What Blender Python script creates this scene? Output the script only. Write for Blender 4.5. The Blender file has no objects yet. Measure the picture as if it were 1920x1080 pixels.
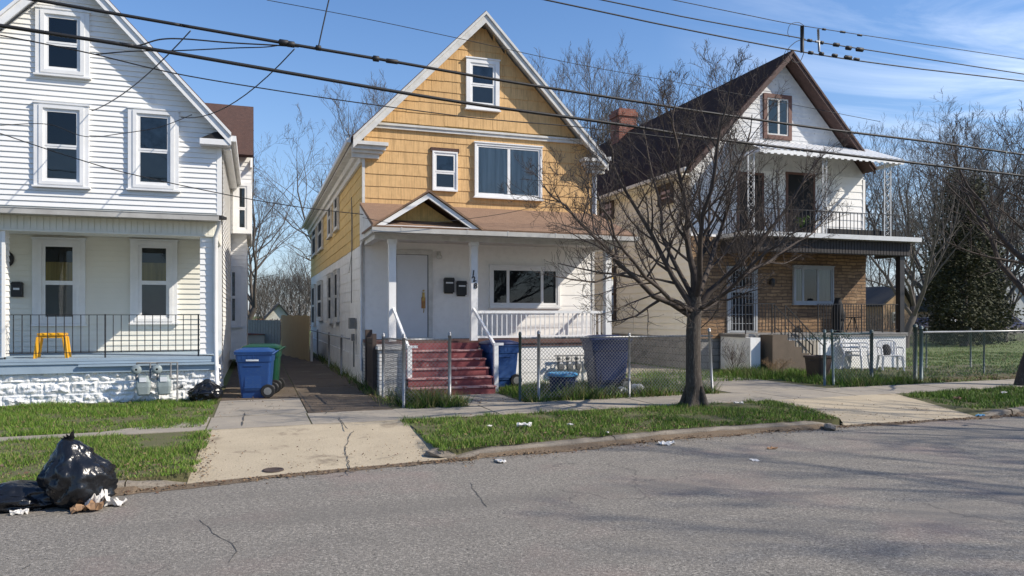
import bpy, math, random
import numpy as np
from mathutils import Vector, noise as mnoise
random.seed(7)
RNG = np.random.default_rng(11)
R = math.radians
SC = bpy.context.scene
COL = SC.collection

# ------------------------------------------------------------------ camera, sky, sun, exposure
EYE = 1.6
FOC = 1400.0            # focal length in pixels of the 1920 wide photograph
HORIZ = 590.0           # horizon row
YAW = math.atan(480 / FOC)
cam_d = bpy.data.cameras.new('camera')
cam = bpy.data.objects.new('camera', cam_d)
COL.objects.link(cam)
cam.location = (0, 0, EYE)
cam.rotation_euler = (R(90), 0, -YAW)
cam_d.sensor_width = 36
cam_d.lens = FOC / 1920 * 36
cam_d.shift_y = (HORIZ - 540) / 1920
cam_d.clip_end = 3000
cam_d.clip_start = 0.05
SC.camera = cam

SUN_DIR = Vector((1.6, -1.0, 1.5)).normalized()       # towards the sun
SUN_EL = math.asin(SUN_DIR.z)
SUN_ROT = math.atan2(SUN_DIR.x, SUN_DIR.y)
world = bpy.data.worlds.new('World')
SC.world = world
world.use_nodes = True
wn, wl = world.node_tree.nodes, world.node_tree.links
wn.clear()
w_out = wn.new('ShaderNodeOutputWorld')
w_bg = wn.new('ShaderNodeBackground')
w_bg.inputs['Strength'].default_value = 0.15
sky = wn.new('ShaderNodeTexSky')
sky.sky_type = 'NISHITA'
sky.sun_disc = False
sky.sun_elevation = SUN_EL
sky.sun_rotation = SUN_ROT
sky.air_density = 1.0
sky.dust_density = 0.25
sky.ozone_density = 2.6
# thin wind-drawn cirrus, laid out on a layer high above the street
w_tc = wn.new('ShaderNodeTexCoord')
w_sep = wn.new('ShaderNodeSeparateXYZ')
wl.new(w_tc.outputs['Generated'], w_sep.inputs[0])
def wmath(op, a, b=None, clamp=False):
    n = wn.new('ShaderNodeMath'); n.operation = op; n.use_clamp = clamp
    for i, v in enumerate((a, b)):
        if v is None: continue
        if isinstance(v, (int, float)): n.inputs[i].default_value = v
        else: wl.new(v, n.inputs[i])
    return n.outputs[0]
w_z = wmath('MAXIMUM', w_sep.outputs[2], 0.03)
w_u = wmath('DIVIDE', w_sep.outputs[0], w_z)
w_v = wmath('DIVIDE', w_sep.outputs[1], w_z)
w_cmb = wn.new('ShaderNodeCombineXYZ')
wl.new(w_u, w_cmb.inputs[0]); wl.new(w_v, w_cmb.inputs[1])
w_map = wn.new('ShaderNodeMapping')
w_map.inputs['Rotation'].default_value = (0, 0, R(24))
w_map.inputs['Scale'].default_value = (0.55, 1.9, 1)
wl.new(w_cmb.outputs[0], w_map.inputs[0])
w_n1 = wn.new('ShaderNodeTexNoise')
w_n1.inputs['Scale'].default_value = 0.85
w_n1.inputs['Detail'].default_value = 9
w_n1.inputs['Roughness'].default_value = 0.62
w_n1.inputs['Distortion'].default_value = 0.7
wl.new(w_map.outputs[0], w_n1.inputs['Vector'])
w_n2 = wn.new('ShaderNodeTexNoise')
w_n2.inputs['Scale'].default_value = 0.35
w_n2.inputs['Detail'].default_value = 3
wl.new(w_cmb.outputs[0], w_n2.inputs['Vector'])
w_side = wmath('SUBTRACT', w_sep.outputs[0], 0.47)
w_side = wmath('MULTIPLY', w_side, 3.2, True)
w_d = wmath('SUBTRACT', w_n1.outputs[0], 0.44)
w_d = wmath('MULTIPLY', w_d, 3.4, True)
w_d = wmath('MULTIPLY', w_d, wmath('MULTIPLY', wmath('SUBTRACT', w_n2.outputs[0], 0.22), 2.4, True))
w_d = wmath('MULTIPLY', w_d, w_side)
w_d = wmath('MULTIPLY', w_d, 0.62)
w_mix = wn.new('ShaderNodeMix'); w_mix.data_type = 'RGBA'
wl.new(w_d, w_mix.inputs[0])
w_hsv = wn.new('ShaderNodeHueSaturation')
w_hsv.inputs['Saturation'].default_value = 1.20
w_tint = wn.new('ShaderNodeMix'); w_tint.data_type = 'RGBA'; w_tint.blend_type = 'MULTIPLY'; w_tint.inputs[0].default_value = 1.0
w_tint.inputs[7].default_value = (0.90, 0.835, 0.845, 1)
wl.new(sky.outputs[0], w_tint.inputs[6])
wl.new(w_tint.outputs[2], w_hsv.inputs['Color'])
# paler air low over the roofs
w_hz = wn.new('ShaderNodeMix'); w_hz.data_type = 'RGBA'
w_hf = wmath('POWER', wmath('SUBTRACT', 1.0, wmath('MULTIPLY', w_z, 2.2), True), 2.2)
wl.new(wmath('MULTIPLY', w_hf, 0.75), w_hz.inputs[0])
wl.new(w_hsv.outputs[0], w_hz.inputs[6]); w_hz.inputs[7].default_value = (1.55, 2.3, 3.35, 1)
wl.new(w_hz.outputs[2], w_mix.inputs[6])
w_mix.inputs[7].default_value = (7.2, 7.6, 8.2, 1)
wl.new(w_mix.outputs[2], w_bg.inputs['Color'])
wl.new(w_bg.outputs[0], w_out.inputs['Surface'])

sun_d = bpy.data.lights.new('sun', 'SUN')
sun_d.energy = 3.95
sun_d.angle = R(0.53)
sun_d.color = (1.0, 0.915, 0.79)
sun = bpy.data.objects.new('sun', sun_d)
COL.objects.link(sun)
sun.rotation_euler = SUN_DIR.to_track_quat('Z', 'Y').to_euler()

SC.view_settings.view_transform = 'Standard'
SC.view_settings.look = 'None'
SC.view_settings.gamma = 1
SC.view_settings.exposure = 0.52
SC.cycles.max_bounces = 6
SC.cycles.transparent_max_bounces = 12

# ------------------------------------------------------------------ rays through the photograph, met by real planes
FW = (math.sin(YAW), math.cos(YAW)); RT = (math.cos(YAW), -math.sin(YAW))
def ray(px, py):
    k = (px - 960) / FOC
    return FW[0] + RT[0] * k, FW[1] + RT[1] * k, (HORIZ - py) / FOC
def atY(px, py, Y):                       # -> X, z on the plane Y
    dx, dy, dz = ray(px, py); t = Y / dy
    return dx * t, EYE + dz * t
def atX(px, py, X):                       # -> Y, z on the plane X
    dx, dy, dz = ray(px, py); t = X / dx
    return dy * t, EYE + dz * t
def atZ(px, py, z=0.0):                   # -> X, Y on the level z
    dx, dy, dz = ray(px, py); t = (z - EYE) / dz
    return dx * t, dy * t
def at_line(px, py, y0, sl):              # the upright plane Y = y0 + sl * X
    dx, dy, dz = ray(px, py); t = y0 / (dy - sl * dx)
    return Vector((dx * t, dy * t, EYE + dz * t))
def rectY(x0, x1, y0, y1, Y):
    X0 = atY(x0, 0, Y)[0]; X1 = atY(x1, 0, Y)[0]; xm = (x0 + x1) / 2
    return X0, X1, atY(xm, y1, Y)[1], atY(xm, y0, Y)[1]

# ------------------------------------------------------------------ mesh builder
def FRONT(Y): return lambda p: (p[0], Y - p[1], p[2])        # (u, outwards, z), facing the street
def SIDEL(X): return lambda p: (X - p[1], p[0], p[2])        # facing left
def SIDER(X): return lambda p: (X + p[1], p[0], p[2])        # facing right
class MB:
    def __init__(s, T=None):
        s.v = []; s.f = []; s.m = []; s.s = []; s.T = T
    def add(s, pts, faces, mi=0, smooth=False):
        b = len(s.v)
        T = s.T
        s.v += [T(p) for p in pts] if T else [tuple(p) for p in pts]
        s.f += [tuple(b + i for i in f) for f in faces]
        s.m += [mi] * len(faces); s.s += [smooth] * len(faces)
        return s
    def box(s, a0, a1, b0, b1, c0, c1, mi=0):
        p = [(x, y, z) for z in (c0, c1) for y in (b0, b1) for x in (a0, a1)]
        return s.add(p, [(0, 2, 3, 1), (4, 5, 7, 6), (0, 1, 5, 4), (2, 6, 7, 3), (0, 4, 6, 2), (1, 3, 7, 5)], mi)
    def poly(s, pts, mi=0):
        return s.add(pts, [tuple(range(len(pts)))], mi)
    def prism(s, pts, n0, n1, mi=0):      # outline in (u, z), pulled along the middle axis
        k = len(pts)
        v = [(u, n0, z) for u, z in pts] + [(u, n1, z) for u, z in pts]
        f = [tuple(range(k)), tuple(range(2 * k - 1, k - 1, -1))] + [(i, (i + 1) % k, k + (i + 1) % k, k + i) for i in range(k)]
        return s.add(v, f, mi)
    def slab(s, pts, z0, z1, mi=0):       # outline in (x, y), pulled upwards
        k = len(pts)
        v = [(x, y, z0) for x, y in pts] + [(x, y, z1) for x, y in pts]
        f = [tuple(range(k)), tuple(range(2 * k - 1, k - 1, -1))] + [(i, (i + 1) % k, k + (i + 1) % k, k + i) for i in range(k)]
        return s.add(v, f, mi)
    def bar(s, a, b, w, h, mi=0):         # box between two points
        a = Vector(a); b = Vector(b); d = (b - a).normalized()
        up = Vector((0, 0, 1)) if abs(d.z) < 0.95 else Vector((0, 1, 0))
        x = d.cross(up).normalized() * w / 2; y = x.normalized().cross(d).normalized() * h / 2
        p = [a - x - y, a + x - y, a + x + y, a - x + y, b - x - y, b + x - y, b + x + y, b - x + y]
        return s.add(p, [(0, 1, 2, 3), (7, 6, 5, 4), (0, 4, 5, 1), (1, 5, 6, 2), (2, 6, 7, 3), (3, 7, 4, 0)], mi)
    def tube(s, pts, r, n=8, mi=0, cap=True, smooth=True):
        pts = [Vector(p) for p in pts]
        rs = r if isinstance(r, (list, tuple)) else [r] * len(pts)
        v = []; side = None
        for i, p in enumerate(pts):
            d = (pts[min(i + 1, len(pts) - 1)] - pts[max(i - 1, 0)]).normalized()
            if side is None:
                side = d.cross(Vector((0, 0, 1)) if abs(d.z) < 0.9 else Vector((1, 0, 0))).normalized()
            else:
                side = (side - d * side.dot(d)).normalized()
            o = d.cross(side)
            v += [p + (side * math.cos(2 * math.pi * k / n) + o * math.sin(2 * math.pi * k / n)) * rs[i] for k in range(n)]
        f = [(i * n + k, i * n + (k + 1) % n, (i + 1) * n + (k + 1) % n, (i + 1) * n + k) for i in range(len(pts) - 1) for k in range(n)]
        s.add(v, f, mi, smooth)
        if cap:
            b = len(s.v) - len(v)
            s.f += [tuple(b + k for k in range(n)), tuple(b + len(v) - 1 - k for k in range(n))]
            s.m += [mi] * 2; s.s += [False] * 2
        return s
    def lathe(s, c, prof, n=16, mi=0, smooth=True, sx=1, sy=1):
        v = []
        for r, z in prof:
            v += [(c[0] + math.cos(2 * math.pi * k / n) * r * sx, c[1] + math.sin(2 * math.pi * k / n) * r * sy, c[2] + z) for k in range(n)]
        f = [(i * n + k, i * n + (k + 1) % n, (i + 1) * n + (k + 1) % n, (i + 1) * n + k) for i in range(len(prof) - 1) for k in range(n)]
        s.add(v, f + [tuple(range(n)), tuple(range(len(v) - 1, len(v) - n - 1, -1))], mi, smooth)
        return s
    def loft(s, rings, mi=0, smooth=False, cap=True):
        n = len(rings[0]); v = [p for r in rings for p in r]
        f = [(i * n + k, i * n + (k + 1) % n, (i + 1) * n + (k + 1) % n, (i + 1) * n + k) for i in range(len(rings) - 1) for k in range(n)]
        s.add(v, f, mi, smooth)
        if cap:
            b = len(s.v) - len(v)
            s.f += [tuple(b + k for k in range(n)), tuple(b + len(v) - 1 - k for k in range(n))]
            s.m += [mi] * 2; s.s += [False] * 2
        return s
    def siding(s, z0, z1, left, right, course, lap, n0=0.0, mi=0, jit=0.0):
        k = max(1, round((z1 - z0) / course)); c = (z1 - z0) / k
        for i in range(k):
            a, b = z0 + i * c, z0 + (i + 1) * c
            l0, l1, r0, r1 = left(a), left(b), right(a), right(b)
            if r0 - l0 < 0.02: continue
            if r1 < l1: l1 = r1 = (l1 + r1) / 2
            if jit < 0:      # separate shingles, each sitting a little high or low
                x = (math.floor(l0 / 0.61) + (0.5 if i % 2 else 0.0)) * 0.61 - 0.61
                while x < r0:
                    xa, xb = max(x, l0), min(x + 0.606, r0)
                    if xb - xa > 0.02:
                        dz = jit * (2 * abs(mnoise.noise((x * 9.1, i * 5.3, z0 + 1))) ** 0.7 - 0.4); dn = 0.004 * mnoise.noise((x * 7, i * 3, 2))
                        ta, tb = max(xa, l1), min(xb, r1)
                        if tb < ta: ta = tb = min(max((ta + tb) / 2, xa), xb)
                        p = [(xa, n0 + lap + dn, a + dz), (xb, n0 + lap + dn, a + dz), (tb, n0 + lap * 0.15 + dn, b + 0.016), (ta, n0 + lap * 0.15 + dn, b + 0.016)]
                        s.add(p, [(0, 1, 2, 3)], mi); s.add([(xa, n0, a + dz), (xb, n0, a + dz), p[1], p[0]], [(0, 1, 2, 3)], mi)
                    x += 0.61
                continue
            seg = max(1, int((r0 - l0) / 0.8)) if jit else 1
            for q in range(seg):
                t0, t1 = q / seg, (q + 1) / seg
                j0 = jit * mnoise.noise((l0 + (r0 - l0) * t0, i * 3.1, z0)); j1 = jit * mnoise.noise((l0 + (r0 - l0) * t1, i * 3.1, z0))
                p = [(l0 + (r0 - l0) * t0, n0 + lap, a + j0), (l0 + (r0 - l0) * t1, n0 + lap, a + j1),
                     (l1 + (r1 - l1) * t1, n0 + lap * 0.15, b + 0.012), (l1 + (r1 - l1) * t0, n0 + lap * 0.15, b + 0.012)]
                s.add(p, [(0, 1, 2, 3)], mi)
                s.add([(p[0][0], n0, a + j0), (p[1][0], n0, a + j1), p[1], p[0]], [(0, 1, 2, 3)], mi)
        return s
    def build(s, name, mats, parent=None):
        me = bpy.data.meshes.new(name)
        org = ORG.get(parent.name, Vector((0, 0, 0))) if parent else Vector((0, 0, 0))
        me.from_pydata([(p[0] - org[0], p[1] - org[1], p[2] - org[2]) for p in s.v], [], s.f)
        if not isinstance(mats, (list, tuple)): mats = [mats]
        for m in mats: me.materials.append(m)
        me.polygons.foreach_set('material_index', s.m)
        me.polygons.foreach_set('use_smooth', s.s)
        me.update()
        o = bpy.data.objects.new(name, me)
        COL.objects.link(o)
        if parent:
            o.parent = parent
            ORG[o.name] = org
        return o
ORG = {}
def thing(name, loc, label, cat, group=None):
    o = bpy.data.objects.new(name, None)
    o.empty_display_size = 0.2
    COL.objects.link(o)
    o.location = loc
    ORG[o.name] = Vector(loc)
    o['label'] = label; o['category'] = cat
    if group: o['group'] = group
    return o
def tag(o, label=None, cat=None, group=None, kind=None):
    if label: o['label'] = label
    if cat: o['category'] = cat
    if group: o['group'] = group
    if kind: o['kind'] = kind
    return o
def place(o, loc, rz=0.0, sc=None):
    o.location = loc; o.rotation_euler = (0, 0, rz)
    if sc: o.scale = (sc, sc, sc)
    return o
def dup(o, loc, rz=0.0, sc=None, label=None):
    r = o.copy(); COL.objects.link(r)
    place(r, loc, rz, sc)
    if label: r['label'] = label
    def kids(a, b):
        for ch in list(a.children):
            c = ch.copy(); COL.objects.link(c); c.parent = b
            kids(ch, c)
    kids(o, r)
    return r

# ------------------------------------------------------------------ materials
def mat(name, col, rough=0.7, col2=None, scale=4.0, amt=0.5, bump=0.0, bscale=40.0, metal=0.0, spec=0.5,
        stretch=None, speck=None, sscale=120.0, col3=None, scale3=1.0, thr3=0.6, extra=None):
    m = bpy.data.materials.new(name); m.use_nodes = True
    nt = m.node_tree; N, L = nt.nodes, nt.links
    b = N['Principled BSDF']
    b.inputs['Roughness'].default_value = rough
    b.inputs['Metallic'].default_value = metal
    b.inputs['Specular IOR Level'].default_value = spec
    tc = N.new('ShaderNodeTexCoord')
    vec = tc.outputs['Object']
    if stretch:
        mp = N.new('ShaderNodeMapping'); mp.inputs['Scale'].default_value = stretch
        L.new(vec, mp.inputs[0]); vec = mp.outputs[0]
    c = (*col, 1)
    if col2 is None: col2 = tuple(x * 0.82 for x in col)
    def noise(sc, det=6, r=0.6):
        n = N.new('ShaderNodeTexNoise'); n.inputs['Scale'].default_value = sc
        n.inputs['Detail'].default_value = det; n.inputs['Roughness'].default_value = r
        L.new(vec, n.inputs['Vector']); return n.outputs[0]
    def ramp(x, a, bb):
        r = N.new('ShaderNodeMapRange'); r.inputs['From Min'].default_value = a; r.inputs['From Max'].default_value = bb
        L.new(x, r.inputs['Value']); return r.outputs[0]
    def mix(f, a, bb):
        x = N.new('ShaderNodeMix'); x.data_type = 'RGBA'
        if isinstance(f, float): x.inputs[0].default_value = f
        else: L.new(f, x.inputs[0])
        for i, q in ((6, a), (7, bb)):
            if isinstance(q, tuple): x.inputs[i].default_value = q
            else: L.new(q, x.inputs[i])
        return x.outputs[2]
    out = mix(ramp(noise(scale), 0.5 - amt / 2 + 0.1, 0.5 + amt / 2), c, (*col2, 1))
    if col3: out = mix(ramp(noise(scale3, 8, 0.7), thr3, thr3 + 0.08), out, (*col3, 1))
    if speck:
        n = noise(sscale, 3, 0.8)
        out = mix(ramp(n, 0.52, 0.72), out, (*speck, 1))
    if extra: out = extra(N, L, vec, out, mix, ramp, noise, b)
    L.new(out, b.inputs['Base Color'])
    if bump:
        bn = N.new('ShaderNodeBump'); bn.inputs['Strength'].default_value = min(1.0, bump)
        bn.inputs['Distance'].default_value = 0.02
        L.new(noise(bscale), bn.inputs['Height']); L.new(bn.outputs[0], b.inputs['Normal'])
    return m
def brickmat(name, c1, c2, mortar, w, h, msize=0.012, rough=0.85, front=True, bump=0.6, dirt=None, xz=True, vert=0.0, off=0.5, warp=0.0, blot=0.72):
    def ex(N, L, vec, out, mix, ramp, noise, b):
        sp = N.new('ShaderNodeSeparateXYZ'); L.new(vec, sp.inputs[0])
        cb = N.new('ShaderNodeCombineXYZ')
        ad = N.new('ShaderNodeMath'); ad.operation = 'ADD'
        L.new(sp.outputs[0], ad.inputs[0]); L.new(sp.outputs[1], ad.inputs[1])
        L.new(ad.outputs[0], cb.inputs[0]); L.new(sp.outputs[2], cb.inputs[1])
        br = N.new('ShaderNodeTexBrick')
        br.inputs['Scale'].default_value = 1.0
        br.inputs['Brick Width'].default_value = w; br.inputs['Row Height'].default_value = h
        br.inputs['Mortar Size'].default_value = msize; br.inputs['Mortar Smooth'].default_value = 0.3
        br.inputs['Color1'].default_value = (*c1, 1); br.inputs['Color2'].default_value = (*c2, 1)
        br.inputs['Mortar'].default_value = (*mortar, 1)
        br.offset = off
        if warp:
            wv = N.new('ShaderNodeVectorMath'); wv.operation = 'MULTIPLY_ADD'
            wn_ = N.new('ShaderNodeTexNoise'); wn_.inputs['Scale'].default_value = 3.2; wn_.inputs['Detail'].default_value = 3
            L.new(vec, wn_.inputs['Vector']); L.new(wn_.outputs[1], wv.inputs[0]); wv.inputs[1].default_value = (warp * 2, warp, 0); L.new(cb.outputs[0], wv.inputs[2])
            L.new(wv.outputs[0], br.inputs['Vector']); br.squash = 1.7; br.squash_frequency = 3
        else:
            L.new(cb.outputs[0], br.inputs['Vector'])
        o = mix(ramp(noise(7.0), 0.45, 0.8), br.outputs[0], tuple([x * blot for x in c2] + [1]))
        if dirt: o = mix(ramp(noise(1.3, 8, 0.7), 0.56, 0.75), o, (*dirt, 1))
        bn = N.new('ShaderNodeBump'); bn.inputs['Strength'].default_value = bump; bn.inputs['Distance'].default_value = 0.015
        h1 = N.new('ShaderNodeMath'); h1.operation = 'MULTIPLY_ADD'
        L.new(br.outputs['Fac'], h1.inputs[0]); h1.inputs[1].default_value = -1.0
        if vert:
            mp = N.new('ShaderNodeMapping'); mp.inputs['Scale'].default_value = (vert, vert, 1.5)
            L.new(vec, mp.inputs[0])
            nn = N.new('ShaderNodeTexNoise'); nn.inputs['Scale'].default_value = 1.0; nn.inputs['Detail'].default_value = 4
            L.new(mp.outputs[0], nn.inputs['Vector']); L.new(nn.outputs[0], h1.inputs[2])
            o = mix(ramp(nn.outputs[0], 0.50, 0.74), o, tuple([x * 0.74 for x in c2] + [1]))
        else:
            L.new(noise(30.0), h1.inputs[2])
        L.new(h1.outputs[0], bn.inputs['Height']); L.new(bn.outputs[0], b.inputs['Normal'])
        return o
    return mat(name, c1, rough, extra=ex)
M = {}
M['white_siding'] = mat('white_siding', (0.84, 0.83, 0.80), 0.55, (0.77, 0.765, 0.745), 1.2, 0.6, 0.05, 30, col3=(0.62, 0.615, 0.60), scale3=0.9, thr3=0.60)
M['cream_siding'] = mat('cream_siding', (0.79, 0.77, 0.68), 0.6, (0.71, 0.69, 0.61), 1.2, 0.6, 0.05, 30)
M['white_paint'] = mat('white_paint', (0.82, 0.82, 0.81), 0.55, (0.68, 0.68, 0.67), 3, 0.6, 0.08, 50)
M['old_white'] = mat('old_white_paint', (0.68, 0.67, 0.64), 0.7, (0.46, 0.45, 0.42), 5, 0.6, 0.2, 40, col3=(0.25, 0.22, 0.19), scale3=3, thr3=0.66)
M['block_white'] = mat('white_painted_block', (0.86, 0.86, 0.84), 0.75, (0.74, 0.75, 0.75), 6, 0.6, 0.5, 45)
M['ochre'] = brickmat('ochre_shingle', (0.66, 0.42, 0.19), (0.60, 0.375, 0.165), (0.44, 0.27, 0.12), 0.305, 9.0, 0.005, 0.85, bump=0.5, blot=0.88, vert=34)
M['mustard'] = brickmat('mustard_shingle', (0.70, 0.49, 0.19), (0.64, 0.445, 0.17), (0.28, 0.19, 0.08), 0.61, 9.0, 0.0, 0.85, bump=0.35, vert=34)  # side shingle colour, lightened to offset the shade on that wall
M['white_shingle'] = brickmat('white_shingle', (0.88, 0.86, 0.82), (0.85, 0.83, 0.79), (0.62, 0.62, 0.61), 0.61, 9.0, 0.0, 0.75, bump=0.12, vert=0, blot=0.93)
M['dirty_shingle'] = brickmat('dirty_white_shingle', (0.80, 0.80, 0.78), (0.75, 0.75, 0.73), (0.42, 0.42, 0.40), 0.61, 9.0, 0.0, 0.8, bump=0.35, vert=30, dirt=(0.60, 0.59, 0.55), blot=0.85)
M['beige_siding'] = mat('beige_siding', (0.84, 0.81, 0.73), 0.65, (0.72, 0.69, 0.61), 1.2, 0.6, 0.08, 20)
M['peeling_white'] = mat('peeling_white_siding', (0.70, 0.70, 0.69), 0.75, (0.52, 0.53, 0.54), 5, 0.6, 0.2, 30, col3=(0.30, 0.29, 0.27), scale3=7, thr3=0.60)
M['roof_brown'] = mat('brown_shingle', (0.095, 0.048, 0.036), 0.95, (0.05, 0.03, 0.026), 9, 0.7, 0.4, 60, speck=(0.17, 0.11, 0.09), sscale=60)
M['roof_tan'] = mat('tan_shingle', (0.25, 0.155, 0.095), 0.95, (0.16, 0.095, 0.06), 7, 0.7, 0.4, 60, speck=(0.38, 0.25, 0.18), sscale=70)
M['roof_dark'] = mat('dark_shingle', (0.085, 0.048, 0.036), 0.95, (0.045, 0.026, 0.020), 6, 0.7, 0.6, 50, spec=0.05, speck=(0.09, 0.065, 0.06), sscale=50)
M['fieldstone'] = brickmat('tan_facing_stone', (0.36, 0.23, 0.125), (0.19, 0.115, 0.065), (0.10, 0.07, 0.05), 0.38, 0.10, 0.014, 0.9, bump=1.0, dirt=(0.50, 0.35, 0.21), warp=0.09, blot=0.6)
M['chimney_brick'] = brickmat('chimney_brick', (0.30, 0.10, 0.06), (0.22, 0.075, 0.05), (0.25, 0.2, 0.17), 0.21, 0.075, 0.01, 0.9, bump=0.6)
M['pier_brick'] = brickmat('white_painted_brick', (0.68, 0.67, 0.65), (0.58, 0.58, 0.57), (0.36, 0.35, 0.34), 0.21, 0.075, 0.012, 0.85, bump=0.8)
M['foundation'] = brickmat('grey_block', (0.30, 0.29, 0.27), (0.25, 0.24, 0.23), (0.15, 0.14, 0.13), 0.4, 0.2, 0.012, 0.9, bump=0.8, dirt=(0.16, 0.16, 0.13))
M['far_brick'] = brickmat('far_tan_brick', (0.42, 0.28, 0.15), (0.36, 0.22, 0.12), (0.3, 0.25, 0.2), 0.25, 0.09, 0.01, 0.9, bump=0.3)
M['deck_blue'] = mat('blue_grey_paint', (0.33, 0.42, 0.50), 0.6, (0.26, 0.34, 0.42), 3, 0.6, 0.1, 40)
M['red_paint'] = mat('red_stair_paint', (0.25, 0.060, 0.062), 0.75, (0.17, 0.045, 0.046), 5, 0.7, 0.25, 50, col3=(0.45, 0.36, 0.34), scale3=11, thr3=0.60)
M['worn_edge'] = mat('worn_pink_edge', (0.50, 0.25, 0.24), 0.8, (0.40, 0.30, 0.28), 9, 0.7, 0.2, 50, col3=(0.22, 0.06, 0.06), scale3=7, thr3=0.5)
M['black_iron'] = mat('black_iron', (0.018, 0.018, 0.02), 0.45, (0.03, 0.026, 0.024), 9, 0.6)
M['galv'] = mat('galvanised_steel', (0.34, 0.35, 0.36), 0.45, (0.22, 0.22, 0.22), 7, 0.7, metal=0.55, col3=(0.20, 0.13, 0.08), scale3=6, thr3=0.62)
M['rake_brown'] = mat('dark_brown_rake', (0.060, 0.038, 0.034), 0.8, (0.12, 0.07, 0.06), 6, 0.7)
M['beam_dark'] = mat('dark_grey_beam', (0.028, 0.026, 0.027), 0.8, (0.05, 0.045, 0.045), 6, 0.7)
M['gate_brown'] = mat('gate_brown', (0.045, 0.03, 0.026), 0.8, (0.07, 0.05, 0.04), 6, 0.7)
M['wire'] = mat('fence_wire', (0.24, 0.245, 0.25), 0.5, (0.15, 0.15, 0.15), 7, 0.7, metal=0.5)
M['post_dark'] = mat('dark_green_post', (0.035, 0.055, 0.05), 0.5, (0.06, 0.09, 0.085), 6, 0.6)
M['post_teal'] = mat('teal_grey_post', (0.10, 0.15, 0.16), 0.5, (0.06, 0.10, 0.10), 6, 0.6)
M['alu'] = mat('aluminium_gutter', (0.66, 0.66, 0.65), 0.4, (0.5, 0.5, 0.49), 4, 0.6, metal=0.2)
M['gutter_dirty'] = mat('weathered_gutter', (0.52, 0.51, 0.48), 0.6, (0.30, 0.29, 0.27), 3, 0.7, 0.1, 30, col3=(0.14, 0.13, 0.12), scale3=2.5, thr3=0.62)
M['tar'] = mat('black_roofing', (0.012, 0.012, 0.013), 0.8)
M['dark_room'] = mat('dark_room', (0.012, 0.013, 0.015), 0.9)
M['screen'] = mat('window_screen', (0.14, 0.145, 0.14), 0.8, (0.11, 0.115, 0.115), 3, 0.5)
M['insect_screen'] = mat('insect_screen', (0.035, 0.037, 0.04), 0.85, (0.025, 0.026, 0.028), 3, 0.5, spec=0.1)  # dark matte stand-in for glass, keeps the sky reflection out
M['screen_blue'] = mat('blue_room_blind', (0.12, 0.16, 0.20), 0.8, (0.02, 0.03, 0.04), 3.5, 0.35)  # blue over dark: a sky reflection put into the plate's colour
M['curtain_yellow'] = mat('olive_curtain', (0.42, 0.32, 0.10), 0.9, (0.20, 0.15, 0.05), 2.0, 0.5, stretch=(9, 9, 0.4))
M['curtain_grey'] = mat('sheer_curtain', (0.62, 0.63, 0.62), 0.9, (0.24, 0.26, 0.27), 2.0, 0.6, stretch=(7, 7, 0.3))
M['vertical_blind'] = mat('vertical_blind', (0.26, 0.27, 0.24), 0.8, (0.16, 0.17, 0.16), 1.5, 0.6, stretch=(6, 6, 0.2))
M['brown_trim'] = mat('brown_trim', (0.11, 0.048, 0.036), 0.7, (0.16, 0.08, 0.06), 6, 0.7, 0.2, 40, col3=(0.4, 0.33, 0.28), scale3=8, thr3=0.64)
M['green_room'] = mat('green_window_board', (0.22, 0.27, 0.24), 0.6, (0.12, 0.16, 0.13), 5, 0.7)
M['door_white'] = mat('door_white', (0.66, 0.67, 0.69), 0.45, (0.60, 0.61, 0.63), 2, 0.5)
M['brass'] = mat('worn_brass', (0.45, 0.30, 0.10), 0.35, metal=0.8)
M['rust'] = mat('rust_stain', (0.42, 0.20, 0.08), 0.9, (0.30, 0.14, 0.06), 12, 0.7)
M['yellow_plastic'] = mat('yellow_plastic', (0.80, 0.40, 0.015), 0.4, (0.72, 0.34, 0.015), 3, 0.5)
M['blue_bin'] = mat('blue_bin_plastic', (0.007, 0.048, 0.19), 0.5, (0.018, 0.065, 0.19), 2.5, 0.7, 0.1, 90, speck=(0.03, 0.075, 0.18), sscale=25)
M['navy_bin'] = mat('navy_bin_plastic', (0.007, 0.018, 0.085), 0.45, (0.012, 0.026, 0.09), 2.5, 0.7, 0.1, 90)
M['green_bin'] = mat('green_bin_plastic', (0.006, 0.06, 0.03), 0.42, (0.008, 0.05, 0.028), 2.5, 0.7, 0.1, 90)
M['black_plastic'] = mat('black_plastic', (0.014, 0.014, 0.015), 0.45, (0.02, 0.02, 0.02), 4, 0.5)
M['brown_bin'] = mat('dark_brown_plastic', (0.035, 0.022, 0.018), 0.5, (0.05, 0.03, 0.025), 4, 0.6)
M['lid_blue'] = mat('light_blue_lid', (0.05, 0.27, 0.52), 0.45, (0.09, 0.30, 0.50), 6, 0.6)
M['rubber'] = mat('black_rubber', (0.012, 0.012, 0.012), 0.75)
M['label_white'] = mat('white_marking', (0.72, 0.74, 0.76), 0.6, (0.6, 0.62, 0.65), 20, 0.5)
def bagex(N, L, vec, out, mix, ramp, noise, b):
    bn = N.new('ShaderNodeBump'); bn.inputs['Strength'].default_value = 0.45; bn.inputs['Distance'].default_value = 0.03
    v = N.new('ShaderNodeTexVoronoi'); v.feature = 'DISTANCE_TO_EDGE'; v.inputs['Scale'].default_value = 6.5
    L.new(vec, v.inputs['Vector'])
    mm = N.new('ShaderNodeMath'); mm.operation = 'ADD'
    L.new(v.outputs[0], mm.inputs[0]); L.new(noise(9, 6, 0.5), mm.inputs[1])
    L.new(mm.outputs[0], bn.inputs['Height']); L.new(bn.outputs[0], b.inputs['Normal'])
    return out
M['bag_black'] = mat('black_bag_film', (0.008, 0.009, 0.011), 0.24, (0.012, 0.013, 0.016), 4, 0.5, extra=bagex, stretch=(1, 1, 0.55))
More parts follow.
